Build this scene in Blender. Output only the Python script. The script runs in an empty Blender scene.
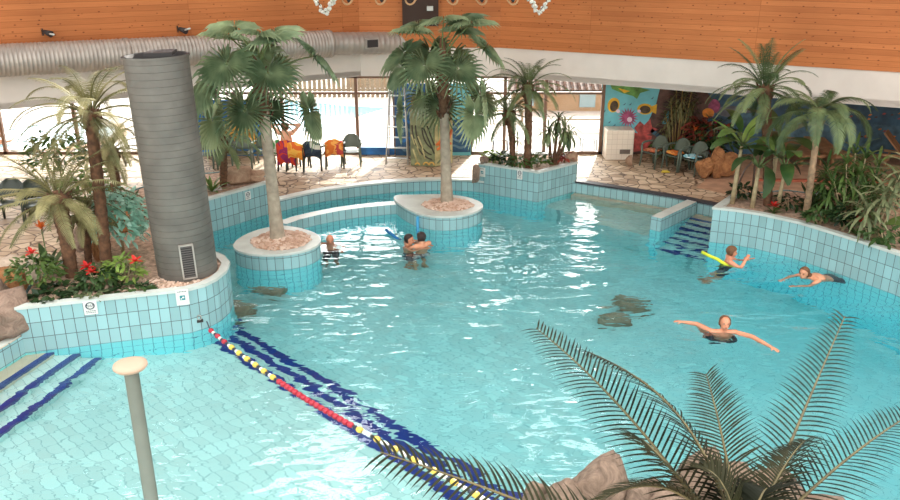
import bpy, bmesh, math, random
from mathutils import Vector, Matrix, noise
from mathutils.geometry import tessellate_polygon
PI = math.pi
R = math.radians
scene = bpy.context.scene
COL = scene.collection
# ---------------------------------------------------------------- camera maths (where a sight line meets a level or a wall)
TH = R(20.5); FPX = 804.0; CZ = 6.0
def ray(px, py):
    u = (px - 450) / FPX; v = (250 - py) / FPX
    return Vector((u, math.cos(TH) + v * math.sin(TH), -math.sin(TH) + v * math.cos(TH)))
def P(px, py, z=0.0):
    d = ray(px, py); t = (z - CZ) / d.z
    return Vector((d.x * t, d.y * t, z))
def W(px, py, Y):
    d = ray(px, py); t = Y / d.y
    return Vector((d.x * t, Y, CZ + d.z * t))
def onplane(px, py, a, b):
    d = ray(px, py); nx, ny = b[1] - a[1], -(b[0] - a[0])
    t = (a[0] * nx + a[1] * ny) / (d.x * nx + d.y * ny)
    return Vector((d.x * t, d.y * t, CZ + d.z * t))

# ---------------------------------------------------------------- materials
def lin(c):
    return tuple(((x / 12.92) if x <= 0.04045 else ((x + 0.055) / 1.055) ** 2.4) for x in [v / 255.0 for v in c]) + (1.0,)
class NT:
    def __init__(s, name):
        s.m = bpy.data.materials.new(name); s.m.use_nodes = True
        s.t = s.m.node_tree; s.n = s.t.nodes; s.l = s.t.links
        s.b = s.n['Principled BSDF']; s.out = s.n['Material Output']
    def add(s, typ, **kw):
        nd = s.n.new(typ)
        for k, v in kw.items():
            if k.startswith('i_'):
                nd.inputs[k[2:].replace('_', ' ')].default_value = v
            else:
                setattr(nd, k, v)
        return nd
    def link(s, a, b): s.l.new(a, b)
    def ramp(s, fac, stops):
        r = s.n.new('ShaderNodeValToRGB')
        el = r.color_ramp.elements
        while len(el) < len(stops): el.new(0.5)
        for e, (p, c) in zip(el, stops):
            e.position = p; e.color = lin(c) if max(c) > 2.0 else tuple(c) + (1,)
        s.link(fac, r.inputs[0]); return r
    def mix(s, fac, a, b, mode='MIX'):
        m = s.n.new('ShaderNodeMix'); m.data_type = 'RGBA'; m.blend_type = mode
        for sock, v in ((m.inputs[0], fac), (m.inputs[6], a), (m.inputs[7], b)):
            if hasattr(v, 'is_output'): s.link(v, sock)
            else: sock.default_value = v
        return m.outputs[2]
    def coord(s, kind='Object', scale=(1, 1, 1), rot=(0, 0, 0)):
        tc = s.n.new('ShaderNodeTexCoord'); mp = s.n.new('ShaderNodeMapping')
        mp.inputs['Scale'].default_value = scale; mp.inputs['Rotation'].default_value = rot
        s.link(tc.outputs[kind], mp.inputs[0]); return mp.outputs[0]
    def noise(s, vec, scale, detail=3, rough=0.5, dist=0.0):
        nz = s.add('ShaderNodeTexNoise'); nz.inputs['Scale'].default_value = scale
        nz.inputs['Detail'].default_value = detail; nz.inputs['Roughness'].default_value = rough
        nz.inputs['Distortion'].default_value = dist
        if vec is not None: s.link(vec, nz.inputs['Vector'])
        return nz
    def bump(s, h, strength=0.4, dist=0.02):
        b = s.add('ShaderNodeBump'); b.inputs['Strength'].default_value = strength; b.inputs['Distance'].default_value = dist
        s.link(h, b.inputs['Height']); s.link(b.outputs[0], s.b.inputs['Normal']); return b
    def rough(s, v): s.b.inputs['Roughness'].default_value = v
MATS = {}
def plain(name, c, rough=0.5, metal=0.0, var=0.0, scale=6.0, bump=0.0):
    if name in MATS: return MATS[name]
    k = NT(name); k.rough(rough); k.b.inputs['Metallic'].default_value = metal
    if var > 0:
        nz = k.noise(k.coord(), scale, 4)
        a = tuple(max(0, x * (1 - var)) for x in c); b = tuple(min(255, x * (1 + var)) for x in c)
        r = k.ramp(nz.outputs[0], [(0.3, a), (0.7, b)])
        k.link(r.outputs[0], k.b.inputs['Base Color'])
        if bump: k.bump(nz.outputs[0], bump, 0.03)
    else:
        k.b.inputs['Base Color'].default_value = lin(c)
    MATS[name] = k.m; return k.m
def leafmat(name, c1, c2, rough=0.45, trans=0.25, spec=0.3):
    k = NT(name)
    nz = k.noise(k.coord(), 3.0, 3)
    oi = k.add('ShaderNodeObjectInfo')
    ad = k.add('ShaderNodeMath', operation='ADD'); k.link(nz.outputs[0], ad.inputs[0])
    ml = k.add('ShaderNodeMath', operation='MULTIPLY_ADD'); ml.inputs[1].default_value = 0.4; ml.inputs[2].default_value = -0.2
    k.link(oi.outputs['Random'], ml.inputs[0]); k.link(ml.outputs[0], ad.inputs[1])
    r = k.ramp(ad.outputs[0], [(0.25, c1), (0.75, c2)])
    k.link(r.outputs[0], k.b.inputs['Base Color']); k.rough(rough); k.b.inputs['Specular IOR Level'].default_value = spec
    tr = k.add('ShaderNodeBsdfTranslucent'); k.link(r.outputs[0], tr.inputs[0])
    mx = k.add('ShaderNodeMixShader'); mx.inputs[0].default_value = trans
    k.link(k.b.outputs[0], mx.inputs[1]); k.link(tr.outputs[0], mx.inputs[2]); k.link(mx.outputs[0], k.out.inputs[0])
    MATS[name] = k.m; return k.m

# ---------------------------------------------------------------- mesh building
class MB:
    def __init__(s): s.v = []; s.f = []; s.mi = []; s.uv = {}; s.sm = []
    def face(s, idx, mi=0, uv=None, smooth=False):
        if uv: s.uv[len(s.f)] = uv
        s.f.append(tuple(idx)); s.mi.append(mi); s.sm.append(smooth)
    def poly(s, pts, mi=0, uv=None):
        b = len(s.v); s.v += [tuple(p) for p in pts]; s.face(range(b, b + len(pts)), mi, uv); return s
    def box(s, c, size, rz=0.0, mi=0, M=None):
        b = len(s.v); cx, cy, cz = c; sx, sy, sz = [q / 2 for q in size]
        ca, sa = math.cos(rz), math.sin(rz)
        for dz in (-sz, sz):
            for dx, dy in ((-sx, -sy), (sx, -sy), (sx, sy), (-sx, sy)):
                p = Vector((cx + dx * ca - dy * sa, cy + dx * sa + dy * ca, cz + dz))
                s.v.append(tuple(M @ p if M else p))
        for q in ((3, 2, 1, 0), (4, 5, 6, 7), (0, 1, 5, 4), (1, 2, 6, 5), (2, 3, 7, 6), (3, 0, 4, 7)):
            s.face([b + i for i in q], mi)
        return s
    def prism(s, pts, z0, z1, mi=0, top=True, bottom=True, mit=None):
        n = len(pts); b = len(s.v)
        a = sum(pts[i][0] * pts[(i + 1) % n][1] - pts[(i + 1) % n][0] * pts[i][1] for i in range(n))
        if a < 0: pts = list(reversed(pts))
        zf0 = z0 if callable(z0) else (lambda x, y: z0)
        zf1 = z1 if callable(z1) else (lambda x, y: z1)
        s.v += [(p[0], p[1], zf0(p[0], p[1])) for p in pts] + [(p[0], p[1], zf1(p[0], p[1])) for p in pts]
        u = 0
        for i in range(n):
            j = (i + 1) % n
            L = math.hypot(pts[j][0] - pts[i][0], pts[j][1] - pts[i][1])
            s.face((b + i, b + j, b + n + j, b + n + i), mi, [(u, s.v[b + i][2]), (u + L, s.v[b + j][2]), (u + L, s.v[b + n + j][2]), (u, s.v[b + n + i][2])])
            u += L
        tris = tessellate_polygon([[Vector((p[0], p[1], 0)) for p in pts]])
        for t in tris:
            A, B, C = [pts[i] for i in t]
            if (B[0] - A[0]) * (C[1] - A[1]) - (C[0] - A[0]) * (B[1] - A[1]) < 0: t = (t[0], t[2], t[1])
            if top: s.face([b + n + i for i in t], mi if mit is None else mit, [(pts[i][0], pts[i][1]) for i in t])
            if bottom: s.face([b + i for i in reversed(t)], mi)
        return s
    def tube(s, path, rad, seg=8, mi=0, cap=True, smooth=True):
        path = [Vector(p) for p in path]; n = len(path); b = len(s.v)
        if not hasattr(rad, '__len__'): rad = [rad] * n
        up = Vector((0, 0, 1)); prev = None
        for i, p in enumerate(path):
            t = (path[min(i + 1, n - 1)] - path[max(i - 1, 0)]).normalized()
            if prev is None:
                a = t.cross(up) if abs(t.z) < 0.95 else t.cross(Vector((1, 0, 0)))
            else:
                a = prev - t * prev.dot(t)
                if a.length < 1e-6: a = t.cross(up)
            a.normalize(); c = t.cross(a); prev = a
            for k in range(seg):
                an = 2 * PI * k / seg
                s.v.append(tuple(p + (a * math.cos(an) + c * math.sin(an)) * rad[i]))
        for i in range(n - 1):
            for k in range(seg):
                k2 = (k + 1) % seg
                s.face((b + i * seg + k, b + i * seg + k2, b + (i + 1) * seg + k2, b + (i + 1) * seg + k), mi, None, smooth)
        if cap:
            s.face([b + k for k in reversed(range(seg))], mi); s.face([b + (n - 1) * seg + k for k in range(seg)], mi)
        return s
    def lathe(s, prof, c=(0, 0, 0), seg=24, mi=0, smooth=True, sx=1.0, sy=1.0, cap=False, a0=0.0):
        b = len(s.v); n = len(prof)
        for r, z in prof:
            for k in range(seg):
                an = 2 * PI * k / seg + a0
                s.v.append((c[0] + r * math.cos(an) * sx, c[1] + r * math.sin(an) * sy, c[2] + z))
        for i in range(n - 1):
            for k in range(seg):
                k2 = (k + 1) % seg
                s.face((b + i * seg + k, b + i * seg + k2, b + (i + 1) * seg + k2, b + (i + 1) * seg + k), mi, None, smooth)
        if cap:
            s.face([b + k for k in reversed(range(seg))], mi); s.face([b + (n - 1) * seg + k for k in range(seg)], mi)
        return s
    def ball(s, c, r, seg=12, rings=8, mi=0, rot=None, jit=0.0, seed=0):
        if not hasattr(r, '__len__'): r = (r, r, r)
        b = len(s.v); off = Vector((seed * 3.17, seed * 1.3, 0))
        def put(u):
            k = 1.0 + (noise.noise(u * 1.3 + off) * jit + noise.noise(u * 3.1 + off) * jit * 0.5 if jit else 0)
            q = Vector((u.x * r[0], u.y * r[1], u.z * r[2])) * k
            if rot: q = rot @ q
            s.v.append((c[0] + q.x, c[1] + q.y, c[2] + q.z))
        put(Vector((0, 0, -1)))
        for i in range(1, rings):
            th = -PI / 2 + PI * i / rings
            for k in range(seg):
                an = 2 * PI * k / seg
                put(Vector((math.cos(th) * math.cos(an), math.cos(th) * math.sin(an), math.sin(th))))
        put(Vector((0, 0, 1)))
        for k in range(seg):
            k2 = (k + 1) % seg
            s.face((b, b + 1 + k2, b + 1 + k), mi, None, True)
            for i in range(rings - 2):
                o = b + 1 + i * seg
                s.face((o + k, o + k2, o + seg + k2, o + seg + k), mi, None, True)
            o = b + 1 + (rings - 2) * seg
            s.face((o + k, o + k2, b + 1 + (rings - 1) * seg), mi, None, True)
        return s
    def strip(s, rows, mi=0, smooth=True):
        """rows of equal length point lists -> grid"""
        b = len(s.v); m = len(rows[0])
        for r in rows: s.v += [tuple(p) for p in r]
        for i in range(len(rows) - 1):
            for j in range(m - 1):
                s.face((b + i * m + j, b + i * m + j + 1, b + (i + 1) * m + j + 1, b + (i + 1) * m + j), mi, None, smooth)
        return s
    def mesh(s, name, mats):
        me = bpy.data.meshes.new(name); me.from_pydata(s.v, [], s.f)
        for m in (mats if isinstance(mats, (list, tuple)) else [mats]): me.materials.append(m)
        me.polygons.foreach_set('material_index', s.mi)
        me.polygons.foreach_set('use_smooth', s.sm)
        if s.uv:
            ul = me.uv_layers.new(name='UVMap')
            for fi, uv in s.uv.items():
                for li, q in zip(me.polygons[fi].loop_indices, uv): ul.data[li].uv = q
        me.update(); return me
    def build(s, name, mats, parent=None, loc=(0, 0, 0), rot=(0, 0, 0)):
        return link(name, s.mesh(name, mats), parent, loc, rot)
def link(name, me, parent=None, loc=(0, 0, 0), rot=(0, 0, 0), sc=None):
    o = bpy.data.objects.new(name, me); COL.objects.link(o)
    o.location = loc; o.rotation_euler = rot
    if sc: o.scale = sc if hasattr(sc, '__len__') else (sc, sc, sc)
    if parent: o.parent = parent
    return o
def tag(o, label, cat, group=None, kind=None):
    o['label'] = label; o['category'] = cat
    if group: o['group'] = group
    if kind: o['kind'] = kind
    return o
def thing(name, label, cat, loc=(0, 0, 0), rz=0.0, group=None):
    o = bpy.data.objects.new(name, None); COL.objects.link(o)
    o.location = loc; o.rotation_euler = (0, 0, rz); o.empty_display_size = 0.2
    return tag(o, label, cat, group)
def struct(o):
    o['kind'] = 'structure'; return o
def copy_tree(o, parent=None):
    c = o.copy(); COL.objects.link(c)
    if parent: c.parent = parent
    for ch in list(o.children): copy_tree(ch, c)
    return c
def bevel(o, w=0.01, seg=2):
    m = o.modifiers.new('bevel', 'BEVEL'); m.width = w; m.segments = seg; m.limit_method = 'ANGLE'; return o
def inst(proto, loc, rz, label, group=None, sc=None):
    c = copy_tree(proto); c.location = loc; c.rotation_euler = (0, 0, rz); c['label'] = label
    if group: c['group'] = group
    if sc: c.scale = (sc, sc, sc)
    return c
SKY_FRONT = 2.4; SKY_BACK = 11.0; SKY_TOP = 1.0
# ================================================================ materials of the setting
def tile_mat(name, col, joint, w=0.16, h=0.25, coordk='UV', rough=0.25, rot=0.0, var=0.06, mortar=0.012, under=None):
    k = NT(name); v = k.coord(coordk, (1, 1, 1), (0, 0, rot))
    br = k.add('ShaderNodeTexBrick'); br.offset = 0.0
    br.inputs['Scale'].default_value = 1.0; br.inputs['Brick Width'].default_value = w; br.inputs['Row Height'].default_value = h
    br.inputs['Mortar Size'].default_value = mortar / 2; br.inputs['Mortar Smooth'].default_value = 0.1; br.inputs['Bias'].default_value = 0.0
    br.inputs['Color1'].default_value = lin(tuple(c * (1 - var) for c in col)); br.inputs['Color2'].default_value = lin(tuple(min(255, c * (1 + var)) for c in col))
    br.inputs['Mortar'].default_value = lin(joint)
    k.link(v, br.inputs['Vector']); k.rough(rough); c = br.outputs[0]
    if under:      # brighter cyan painted in below the waterline to offset the dim light there
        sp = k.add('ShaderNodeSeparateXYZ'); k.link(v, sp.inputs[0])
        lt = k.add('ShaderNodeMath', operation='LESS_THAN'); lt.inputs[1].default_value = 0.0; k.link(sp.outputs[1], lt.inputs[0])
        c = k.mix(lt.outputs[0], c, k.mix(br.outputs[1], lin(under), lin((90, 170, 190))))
    k.link(c, k.b.inputs['Base Color'])
    return k.m
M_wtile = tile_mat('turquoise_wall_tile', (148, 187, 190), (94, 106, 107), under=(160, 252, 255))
M_ftile = tile_mat('pool_floor_tile', (206, 228, 221), (160, 192, 188), 0.3, 0.15, 'Object', 0.3, R(45), 0.04, 0.012)
M_ctile = tile_mat('cream_tile', (234, 221, 204), (204, 188, 170), 0.15, 0.15, 'UV', 0.3, 0.0, 0.015, .008)
M_rim = plain('pale_coping_tile', (198, 205, 199), 0.35, 0, 0.05, 3)
M_blue = plain('dark_blue_tile', (26, 48, 130), 0.3, 0, 0.08, 8)
M_step = plain('beige_step_tile', (214, 200, 172), 0.35, 0, 0.05, 5)
def wood_mat():
    k = NT('orange_wood_planks'); v = k.coord('UV')
    br = k.add('ShaderNodeTexBrick'); br.offset = 0.37; br.offset_frequency = 1
    br.inputs['Scale'].default_value = 1.0; br.inputs['Brick Width'].default_value = 4.2; br.inputs['Row Height'].default_value = 0.125
    br.inputs['Mortar Size'].default_value = 0.004; br.inputs['Bias'].default_value = 0.0
    br.inputs['Color1'].default_value = lin((184, 114, 66)); br.inputs['Color2'].default_value = lin((202, 130, 78)); br.inputs['Mortar'].default_value = lin((154, 90, 48))
    k.link(v, br.inputs['Vector'])
    mp = k.add('ShaderNodeMapping'); mp.inputs['Scale'].default_value = (0.7, 14, 1); k.link(v, mp.inputs[0])
    g = k.noise(mp.outputs[0], 2.2, 6, 0.65, 0.6)
    gr = k.ramp(g.outputs[0], [(0.3, (0.88, 0.85, 0.8)), (0.7, (1.06, 1.05, 1.03))])
    c1 = k.mix(1.0, br.outputs[0], gr.outputs[0], 'MULTIPLY')
    mp2 = k.add('ShaderNodeMapping'); mp2.inputs['Scale'].default_value = (5.5, 9.5, 0); k.link(v, mp2.inputs[0])
    vo = k.add('ShaderNodeTexVoronoi'); vo.inputs['Scale'].default_value = 1.0; vo.inputs['Randomness'].default_value = 1.0; k.link(mp2.outputs[0], vo.inputs['Vector'])
    kr = k.ramp(vo.outputs['Distance'], [(0.08, (0.36, 0.28, 0.24)), (0.17, (1, 1, 1))])
    bl = k.noise(v, 0.35, 3)
    blr = k.ramp(bl.outputs[0], [(0.3, (0.86, 0.84, 0.82)), (0.7, (1.08, 1.06, 1.04))])
    c2 = k.mix(1.0, c1, kr.outputs[0], 'MULTIPLY'); c3 = k.mix(1.0, c2, blr.outputs[0], 'MULTIPLY')
    k.link(c3, k.b.inputs['Base Color']); k.rough(0.55); k.b.inputs['Specular IOR Level'].default_value = 0.25
    return k.m
M_wood = wood_mat()
def stone_mat():
    k = NT('flagstone_paving'); v = k.coord('Object')
    nz = k.noise(v, 1.3, 2); d = k.mix(0.1, v, nz.outputs['Color'])
    vo = k.add('ShaderNodeTexVoronoi', feature='DISTANCE_TO_EDGE'); vo.inputs['Scale'].default_value = 3.7; k.link(d, vo.inputs['Vector'])
    vc = k.add('ShaderNodeTexVoronoi'); vc.inputs['Scale'].default_value = 3.7; k.link(d, vc.inputs['Vector'])
    sep = k.add('ShaderNodeSeparateColor'); k.link(vc.outputs['Color'], sep.inputs[0])
    r = k.ramp(sep.outputs[0], [(0.0, (166, 140, 114)), (0.5, (196, 174, 148)), (1.0, (214, 194, 168))])
    st = k.noise(v, 7, 5, 0.6); sr = k.ramp(st.outputs[0], [(0.3, (0.84, 0.82, 0.78)), (0.7, (1.08, 1.07, 1.05))])
    c = k.mix(1.0, r.outputs[0], sr.outputs[0], 'MULTIPLY')
    j = k.ramp(vo.outputs['Distance'], [(0.02, (0, 0, 0)), (0.06, (1, 1, 1))])
    c = k.mix(j.outputs[0], lin((92, 70, 52)), c)
    k.link(c, k.b.inputs['Base Color']); k.rough(0.6); k.bump(j.outputs[0], 0.5, 0.01)
    return k.m
M_stone = stone_mat()
M_soil = plain('brown_soil', (168, 142, 122), 0.9, 0, 0.25, 14, 0.6)
M_fascia = plain('white_painted_fascia', (222, 216, 207), 0.7, 0, 0.02, 2)
M_earth = plain('smooth_tan_ground', (184, 146, 118), 0.8, 0, 0.1, 3)
M_frame = plain('brown_window_frame', (122, 92, 74), 0.45)
M_bright = plain('pale_outdoor_paving', (178, 172, 164), 0.8, 0, 0.04, 1.5)
M_black = plain('charcoal_band', (58, 56, 62), 0.6, 0, 0.1, 5)
def glass_mat():
    k = NT('clear_window_glass'); k.n.remove(k.b)
    tr = k.add('ShaderNodeBsdfTransparent'); tr.inputs[0].default_value = (0.97, 0.98, 0.98, 1)
    gl = k.add('ShaderNodeBsdfGlossy'); gl.inputs['Roughness'].default_value = 0.02
    fr = k.add('ShaderNodeFresnel'); fr.inputs[0].default_value = 1.3
    mx = k.add('ShaderNodeMixShader'); k.link(fr.outputs[0], mx.inputs[0]); k.link(tr.outputs[0], mx.inputs[1]); k.link(gl.outputs[0], mx.inputs[2])
    k.link(mx.outputs[0], k.out.inputs[0]); return k.m
M_glass = glass_mat()
def water_mat(name='rippled_pool_water', absorb=True):
    k = NT(name); k.n.remove(k.b)
    g = k.add('ShaderNodeBsdfGlass'); g.inputs['IOR'].default_value = 1.33; g.inputs['Roughness'].default_value = 0.0
    v = k.coord('Object')
    mp = k.add('ShaderNodeMapping'); mp.inputs['Scale'].default_value = (0.5, 1.0, 1.0); mp.inputs['Rotation'].default_value = (0, 0, R(-16)); k.link(v, mp.inputs[0])
    n1 = k.noise(mp.outputs[0], 2.0, 2, 0.45, 0.5); n2 = k.noise(mp.outputs[0], 5.0, 2, 0.5, 0.4)
    n3 = k.noise(mp.outputs[0], 0.45, 1, 0.5, 0.2)
    amp = k.ramp(n3.outputs[0], [(0.35, (0.35, 0.35, 0.35)), (0.65, (1, 1, 1))])
    a = k.add('ShaderNodeMath', operation='MULTIPLY_ADD'); k.link(n2.outputs[0], a.inputs[0]); a.inputs[1].default_value = 0.24; k.link(n1.outputs[0], a.inputs[2])
    b2 = k.add('ShaderNodeMath', operation='MULTIPLY'); k.link(a.outputs[0], b2.inputs[0]); k.link(amp.outputs[0], b2.inputs[1])
    b = k.add('ShaderNodeBump'); b.inputs['Strength'].default_value = 1.0; b.inputs['Distance'].default_value = WAVE
    k.link(b2.outputs[0], b.inputs['Height']); k.link(b.outputs[0], g.inputs['Normal'])
    k.link(g.outputs[0], k.out.inputs['Surface'])
    if absorb:
        va = k.add('ShaderNodeVolumeAbsorption'); va.inputs['Color'].default_value = (0.0, 0.84, 0.96, 1); va.inputs['Density'].default_value = 0.23
        k.link(va.outputs[0], k.out.inputs['Volume'])
    return k.m
WAVE = 0.11
M_water = water_mat()

# ================================================================ pool outline
DZ = 0.3
pool = [(-6.72, 11.45), (-6.3, 13.5), (-6.4, 15.5), (-6.0, 17.2), (-4.6, 18.9),
        (-4.23, 18.63), (-3.7, 19.15), (-3.16, 19.58), (-2.4, 20.0), (-1.57, 20.33), (-0.8, 20.5), (0.0, 20.57), (0.5, 20.5), (0.9, 20.35),
        (1.3, 20.9), (2.7, 20.9), (3.28, 20.37),
        (4.4, 19.68), (5.53, 18.96), (6.12, 18.47), (6.6, 18.05), (6.9, 17.2), (7.6, 16.4), (8.7, 14.8), (9.3, 12.6), (9.9, 10.0), (10.3, 7.5),
        (9.0, 6.4), (6.2, 6.7), (4.6, 6.9), (2.2, 6.9), (1.0, 6.6), (-0.6, 5.0), (-2.5, 4.0), (-8.6, 4.0), (-7.9, 7.0), (-7.25, 9.3)]
# ---- deck with the pool cut out
mb = MB()
outer = [(-15.6, -1.0), (15.6, -1.0), (15.6, 23.6), (-15.6, 23.6)]
loops = [[Vector((x, y, 0)) for x, y in outer], [Vector((x, y, 0)) for x, y in reversed(pool)]]
flat = outer + list(reversed(pool))
mb.v = [(x, y, DZ) for x, y in flat]
for t in tessellate_polygon(loops):
    A, B, C = [flat[i] for i in t]
    if (B[0] - A[0]) * (C[1] - A[1]) - (C[0] - A[0]) * (B[1] - A[1]) < 0: t = (t[0], t[2], t[1])
    mb.face(t)
b = len(mb.v)
mb.v += [(x, y, -3.2) for x, y in outer]
for i in range(4):
    j = (i + 1) % 4; mb.face((b + i, b + j, j, i))
struct(mb.build('floor', M_stone))
# ---- pool shell
mb = MB(); u = 0; n = len(pool)
for i in range(n):
    a, c = pool[i], pool[(i + 1) % n]; L = math.hypot(c[0] - a[0], c[1] - a[1])
    mb.poly([(c[0], c[1], -2.6), (a[0], a[1], -2.6), (a[0], a[1], DZ), (c[0], c[1], DZ)], 0, [(u + L, -2.6), (u, -2.6), (u, DZ), (u + L, DZ)]); u += L
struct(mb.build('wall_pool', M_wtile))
DEEP = -1.35; SHAL = -0.72
mb = MB(); mb.poly([(-11, 3, DEEP), (1.0, 3, DEEP), (1.0, 22, DEEP), (-11, 22, DEEP)]); mb.poly([(1.0, 3, DEEP), (8.0, 3, -2.3), (8.0, 22, -2.3), (1.0, 22, DEEP)]); mb.poly([(8, 3, -2.3), (12, 3, -2.3), (12, 22, -2.3), (8, 22, -2.3)])
struct(mb.build('floor_pool', M_ftile))
# ---- shallow end and the steps down along the rope line
r0, r1 = Vector((-4.3, 12.51)), Vector((0.58, 7.65))
rd = (r1 - r0).normalized(); rn = Vector((-rd.y, rd.x))
if rn.y < 0: rn = -rn
def rp(s_, o): q = r0 + rd * s_ + rn * o; return (q.x, q.y)
def shelf(name, o, z, zb, first=False):
    pts = [rp(-1.6, o), rp(11.0, o), rp(11.0, -14), rp(-1.6, -14)]
    m = MB(); m.prism(pts, zb, z)
    return struct(m.build(name, M_ftile))
O1, O2, O3 = 0.2, 0.56, 0.9
shelf('floor_shallow', O1, SHAL, DEEP - 0.05)
shelf('step_upper', O2, SHAL - 0.2, DEEP - 0.05)
shelf('step_lower', O3, SHAL - 0.41, DEEP - 0.05)
for nm, o0, o1, z in (('trim_1', O1 - 0.15, O1, SHAL), ('trim_2', O2 - 0.15, O2, SHAL - 0.2), ('trim_3', O3 - 0.15, O3, SHAL - 0.41)):
    m = MB(); m.prism([rp(-0.6, o0), rp(9.5, o0), rp(9.5, o1 + 0.004), rp(-0.6, o1 + 0.004)], z - 0.012, z + 0.004)
    struct(m.build(nm, M_blue))
# ---- steps by the rocks, leading into the shallow end
def sline(off):
    a = Vector((-6.66, 11.5)); c = Vector((-7.25, 9.3)); d = Vector((-8.05, 6.2))
    return [(a.x + off, a.y + 0.1), (c.x + off * 1.05, c.y), (d.x + off * 1.1, d.y)]
prevo = 0
for i, (o, z) in enumerate(((0.34, -0.1), (0.68, -0.28), (1.0, -0.48))):
    m = MB(); l0 = sline(-0.2); l1 = sline(o)
    m.prism(l0 + list(reversed(l1)), -1.0, z, 0, True, False)
    struct(m.build('step_entry', M_step if i == 0 else M_ftile))
    m = MB(); l0 = sline(o - 0.1); m.prism(l0 + [(p[0] + 0.004, p[1]) for p in reversed(l1)], z - 0.08, z + 0.005)
    struct(m.build('trim_%d' % (4 + i), M_blue))
# ---- shallow bathing shelf and low wall beside the far steps
m = MB(); m.prism([(3.2, 20.6), (5.7, 18.8), (5.72, 18.47), (4.62, 17.35), (3.5, 18.4), (2.3, 19.85)], -2.5, -0.5); struct(m.build('floor_bathing_shelf', M_ftile))
m = MB(); m.prism([(4.57, 17.39), (4.76, 17.22), (5.93, 18.5), (5.75, 18.68)], -2.5, DZ + 0.02, 0, True, False, 1)
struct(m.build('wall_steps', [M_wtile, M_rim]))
sa, sb = Vector((5.85, 18.52)), Vector((6.75, 17.75)); dn = Vector((-1.1, -1.24)).normalized()
for i in range(7):
    z = -0.06 - 0.17 * i; o0, o1 = 0.0, 0.26 + 0.24 * i
    q = [sa - dn * 0.3, sb - dn * 0.3, sb + dn * o1, sa + dn * o1]
    m = MB(); m.prism([tuple(p) for p in q], -2.5, z, 0, True, False); struct(m.build('step_far', M_step if i == 0 else M_ftile))
    q = [sa + dn * (o1 - 0.07), sb + dn * (o1 - 0.07), sb + dn * (o1 + 0.006), sa + dn * (o1 + 0.006)]
    m = MB(); m.prism([tuple(p) for p in q], z - 0.07, z + 0.006); struct(m.build('trim_%d' % (7 + i), M_blue))
# ---- coping strips
def strip_off(pts, w):
    out = []
    for i, p in enumerate(pts):
        a = Vector(pts[max(i - 1, 0)]); c = Vector(pts[min(i + 1, len(pts) - 1)]); d = (c - a).normalized()
        out.append((p[0] - d.y * w, p[1] + d.x * w))
    return out
def coping(name, pts, w, mat, z=DZ, over=0.02):
    inn = strip_off(pts, -over); o = strip_off(pts, w)
    m = MB(); m.prism(inn + list(reversed(o)), z - 0.03, z + 0.015); return struct(m.build(name, mat))
coping('trim_coping_far', pool[5:14], 0.22, M_rim)
coping('trim_coping_band', pool[16:21], 0.2, M_black)
coping('trim_coping_steps', [pool[0], pool[-1], pool[-2], pool[-3]], -0.16, M_rim)
# underwater seat ledge below the dark band
m = MB(); L_ = pool[16:20]; m.prism(strip_off(L_, 0.02) + list(reversed(strip_off(L_, -0.22))), -0.6, -0.03); struct(m.build('step_ledge', M_step))
# ---- water
m = MB(); m.prism([(-11, 2.5), (12, 2.5), (12, 21.6), (-11, 21.6)], -2.55, 0.0)
w = m.build('pool_water', M_water); tag(w, 'clear turquoise rippled water filling the whole pool', 'water', None, 'stuff')

# ================================================================ hall walls
LA, LB = (-10.17, 18.13), (-2.55, 23.3)
RB, RA = (1.42, 23.3), (10.3, 18.37)
def ext(a, b, x):
    t = (x - a[0]) / (b[0] - a[0]); return (x, a[1] + t * (b[1] - a[1]))
LE = ext(LA, LB, -15.6); RE = ext(RA, RB, 15.6)
upper = [LE, LB, RB, RE]
ROOF = 9.2; FB, WBT = 2.6, 3.4
def wall_seg(name, a, b, z0, z1, th, mat, inset=0.0, zb=None):
    d = (Vector(b) - Vector(a)).normalized(); nrm = Vector((-d.y, d.x))
    if nrm.y < 0: nrm = -nrm
    A = Vector(a) - nrm * inset; B = Vector(b) - nrm * inset; C = Vector(b) + nrm * th; D = Vector(a) + nrm * th
    m = MB(); m.prism([tuple(A), tuple(B), tuple(C), tuple(D)], z0, z1)
    return struct(m.build(name, mat))
for nm, a, c in (('left', LE, LB), ('back', LB, RB), ('right', RB, RE)):
    wall_seg('wall_fascia_' + nm, a, c, FB, WBT + 0.05, 0.12, M_fascia)
    wall_seg('wall_wood_' + nm, a, c, WBT, ROOF, 0.12, M_wood, 0.04)
# roofs of the low side aisles
for nm, pts in (('left', [LE, LB, (-2.55, 23.75), (-15.75, 23.75), (-15.75, LE[1])]), ('right', [RB, RE, (15.75, RE[1]), (15.75, 23.75), (1.42, 23.75)])):
    m = MB(); m.prism(pts, FB, FB + 0.14); o = struct(m.build('ceiling_aisle_' + nm, M_fascia)); o.location.z = 0.012
m = MB(); m.box((-15.68, 11.3, 1.5), (0.16, 24.8, 2.5)); struct(m.build('wall_left', M_fascia))
m = MB(); m.box((15.68, 11.3, 1.5), (0.16, 24.8, 2.5)); struct(m.build('wall_right', M_fascia))
GY = 23.42
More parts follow.
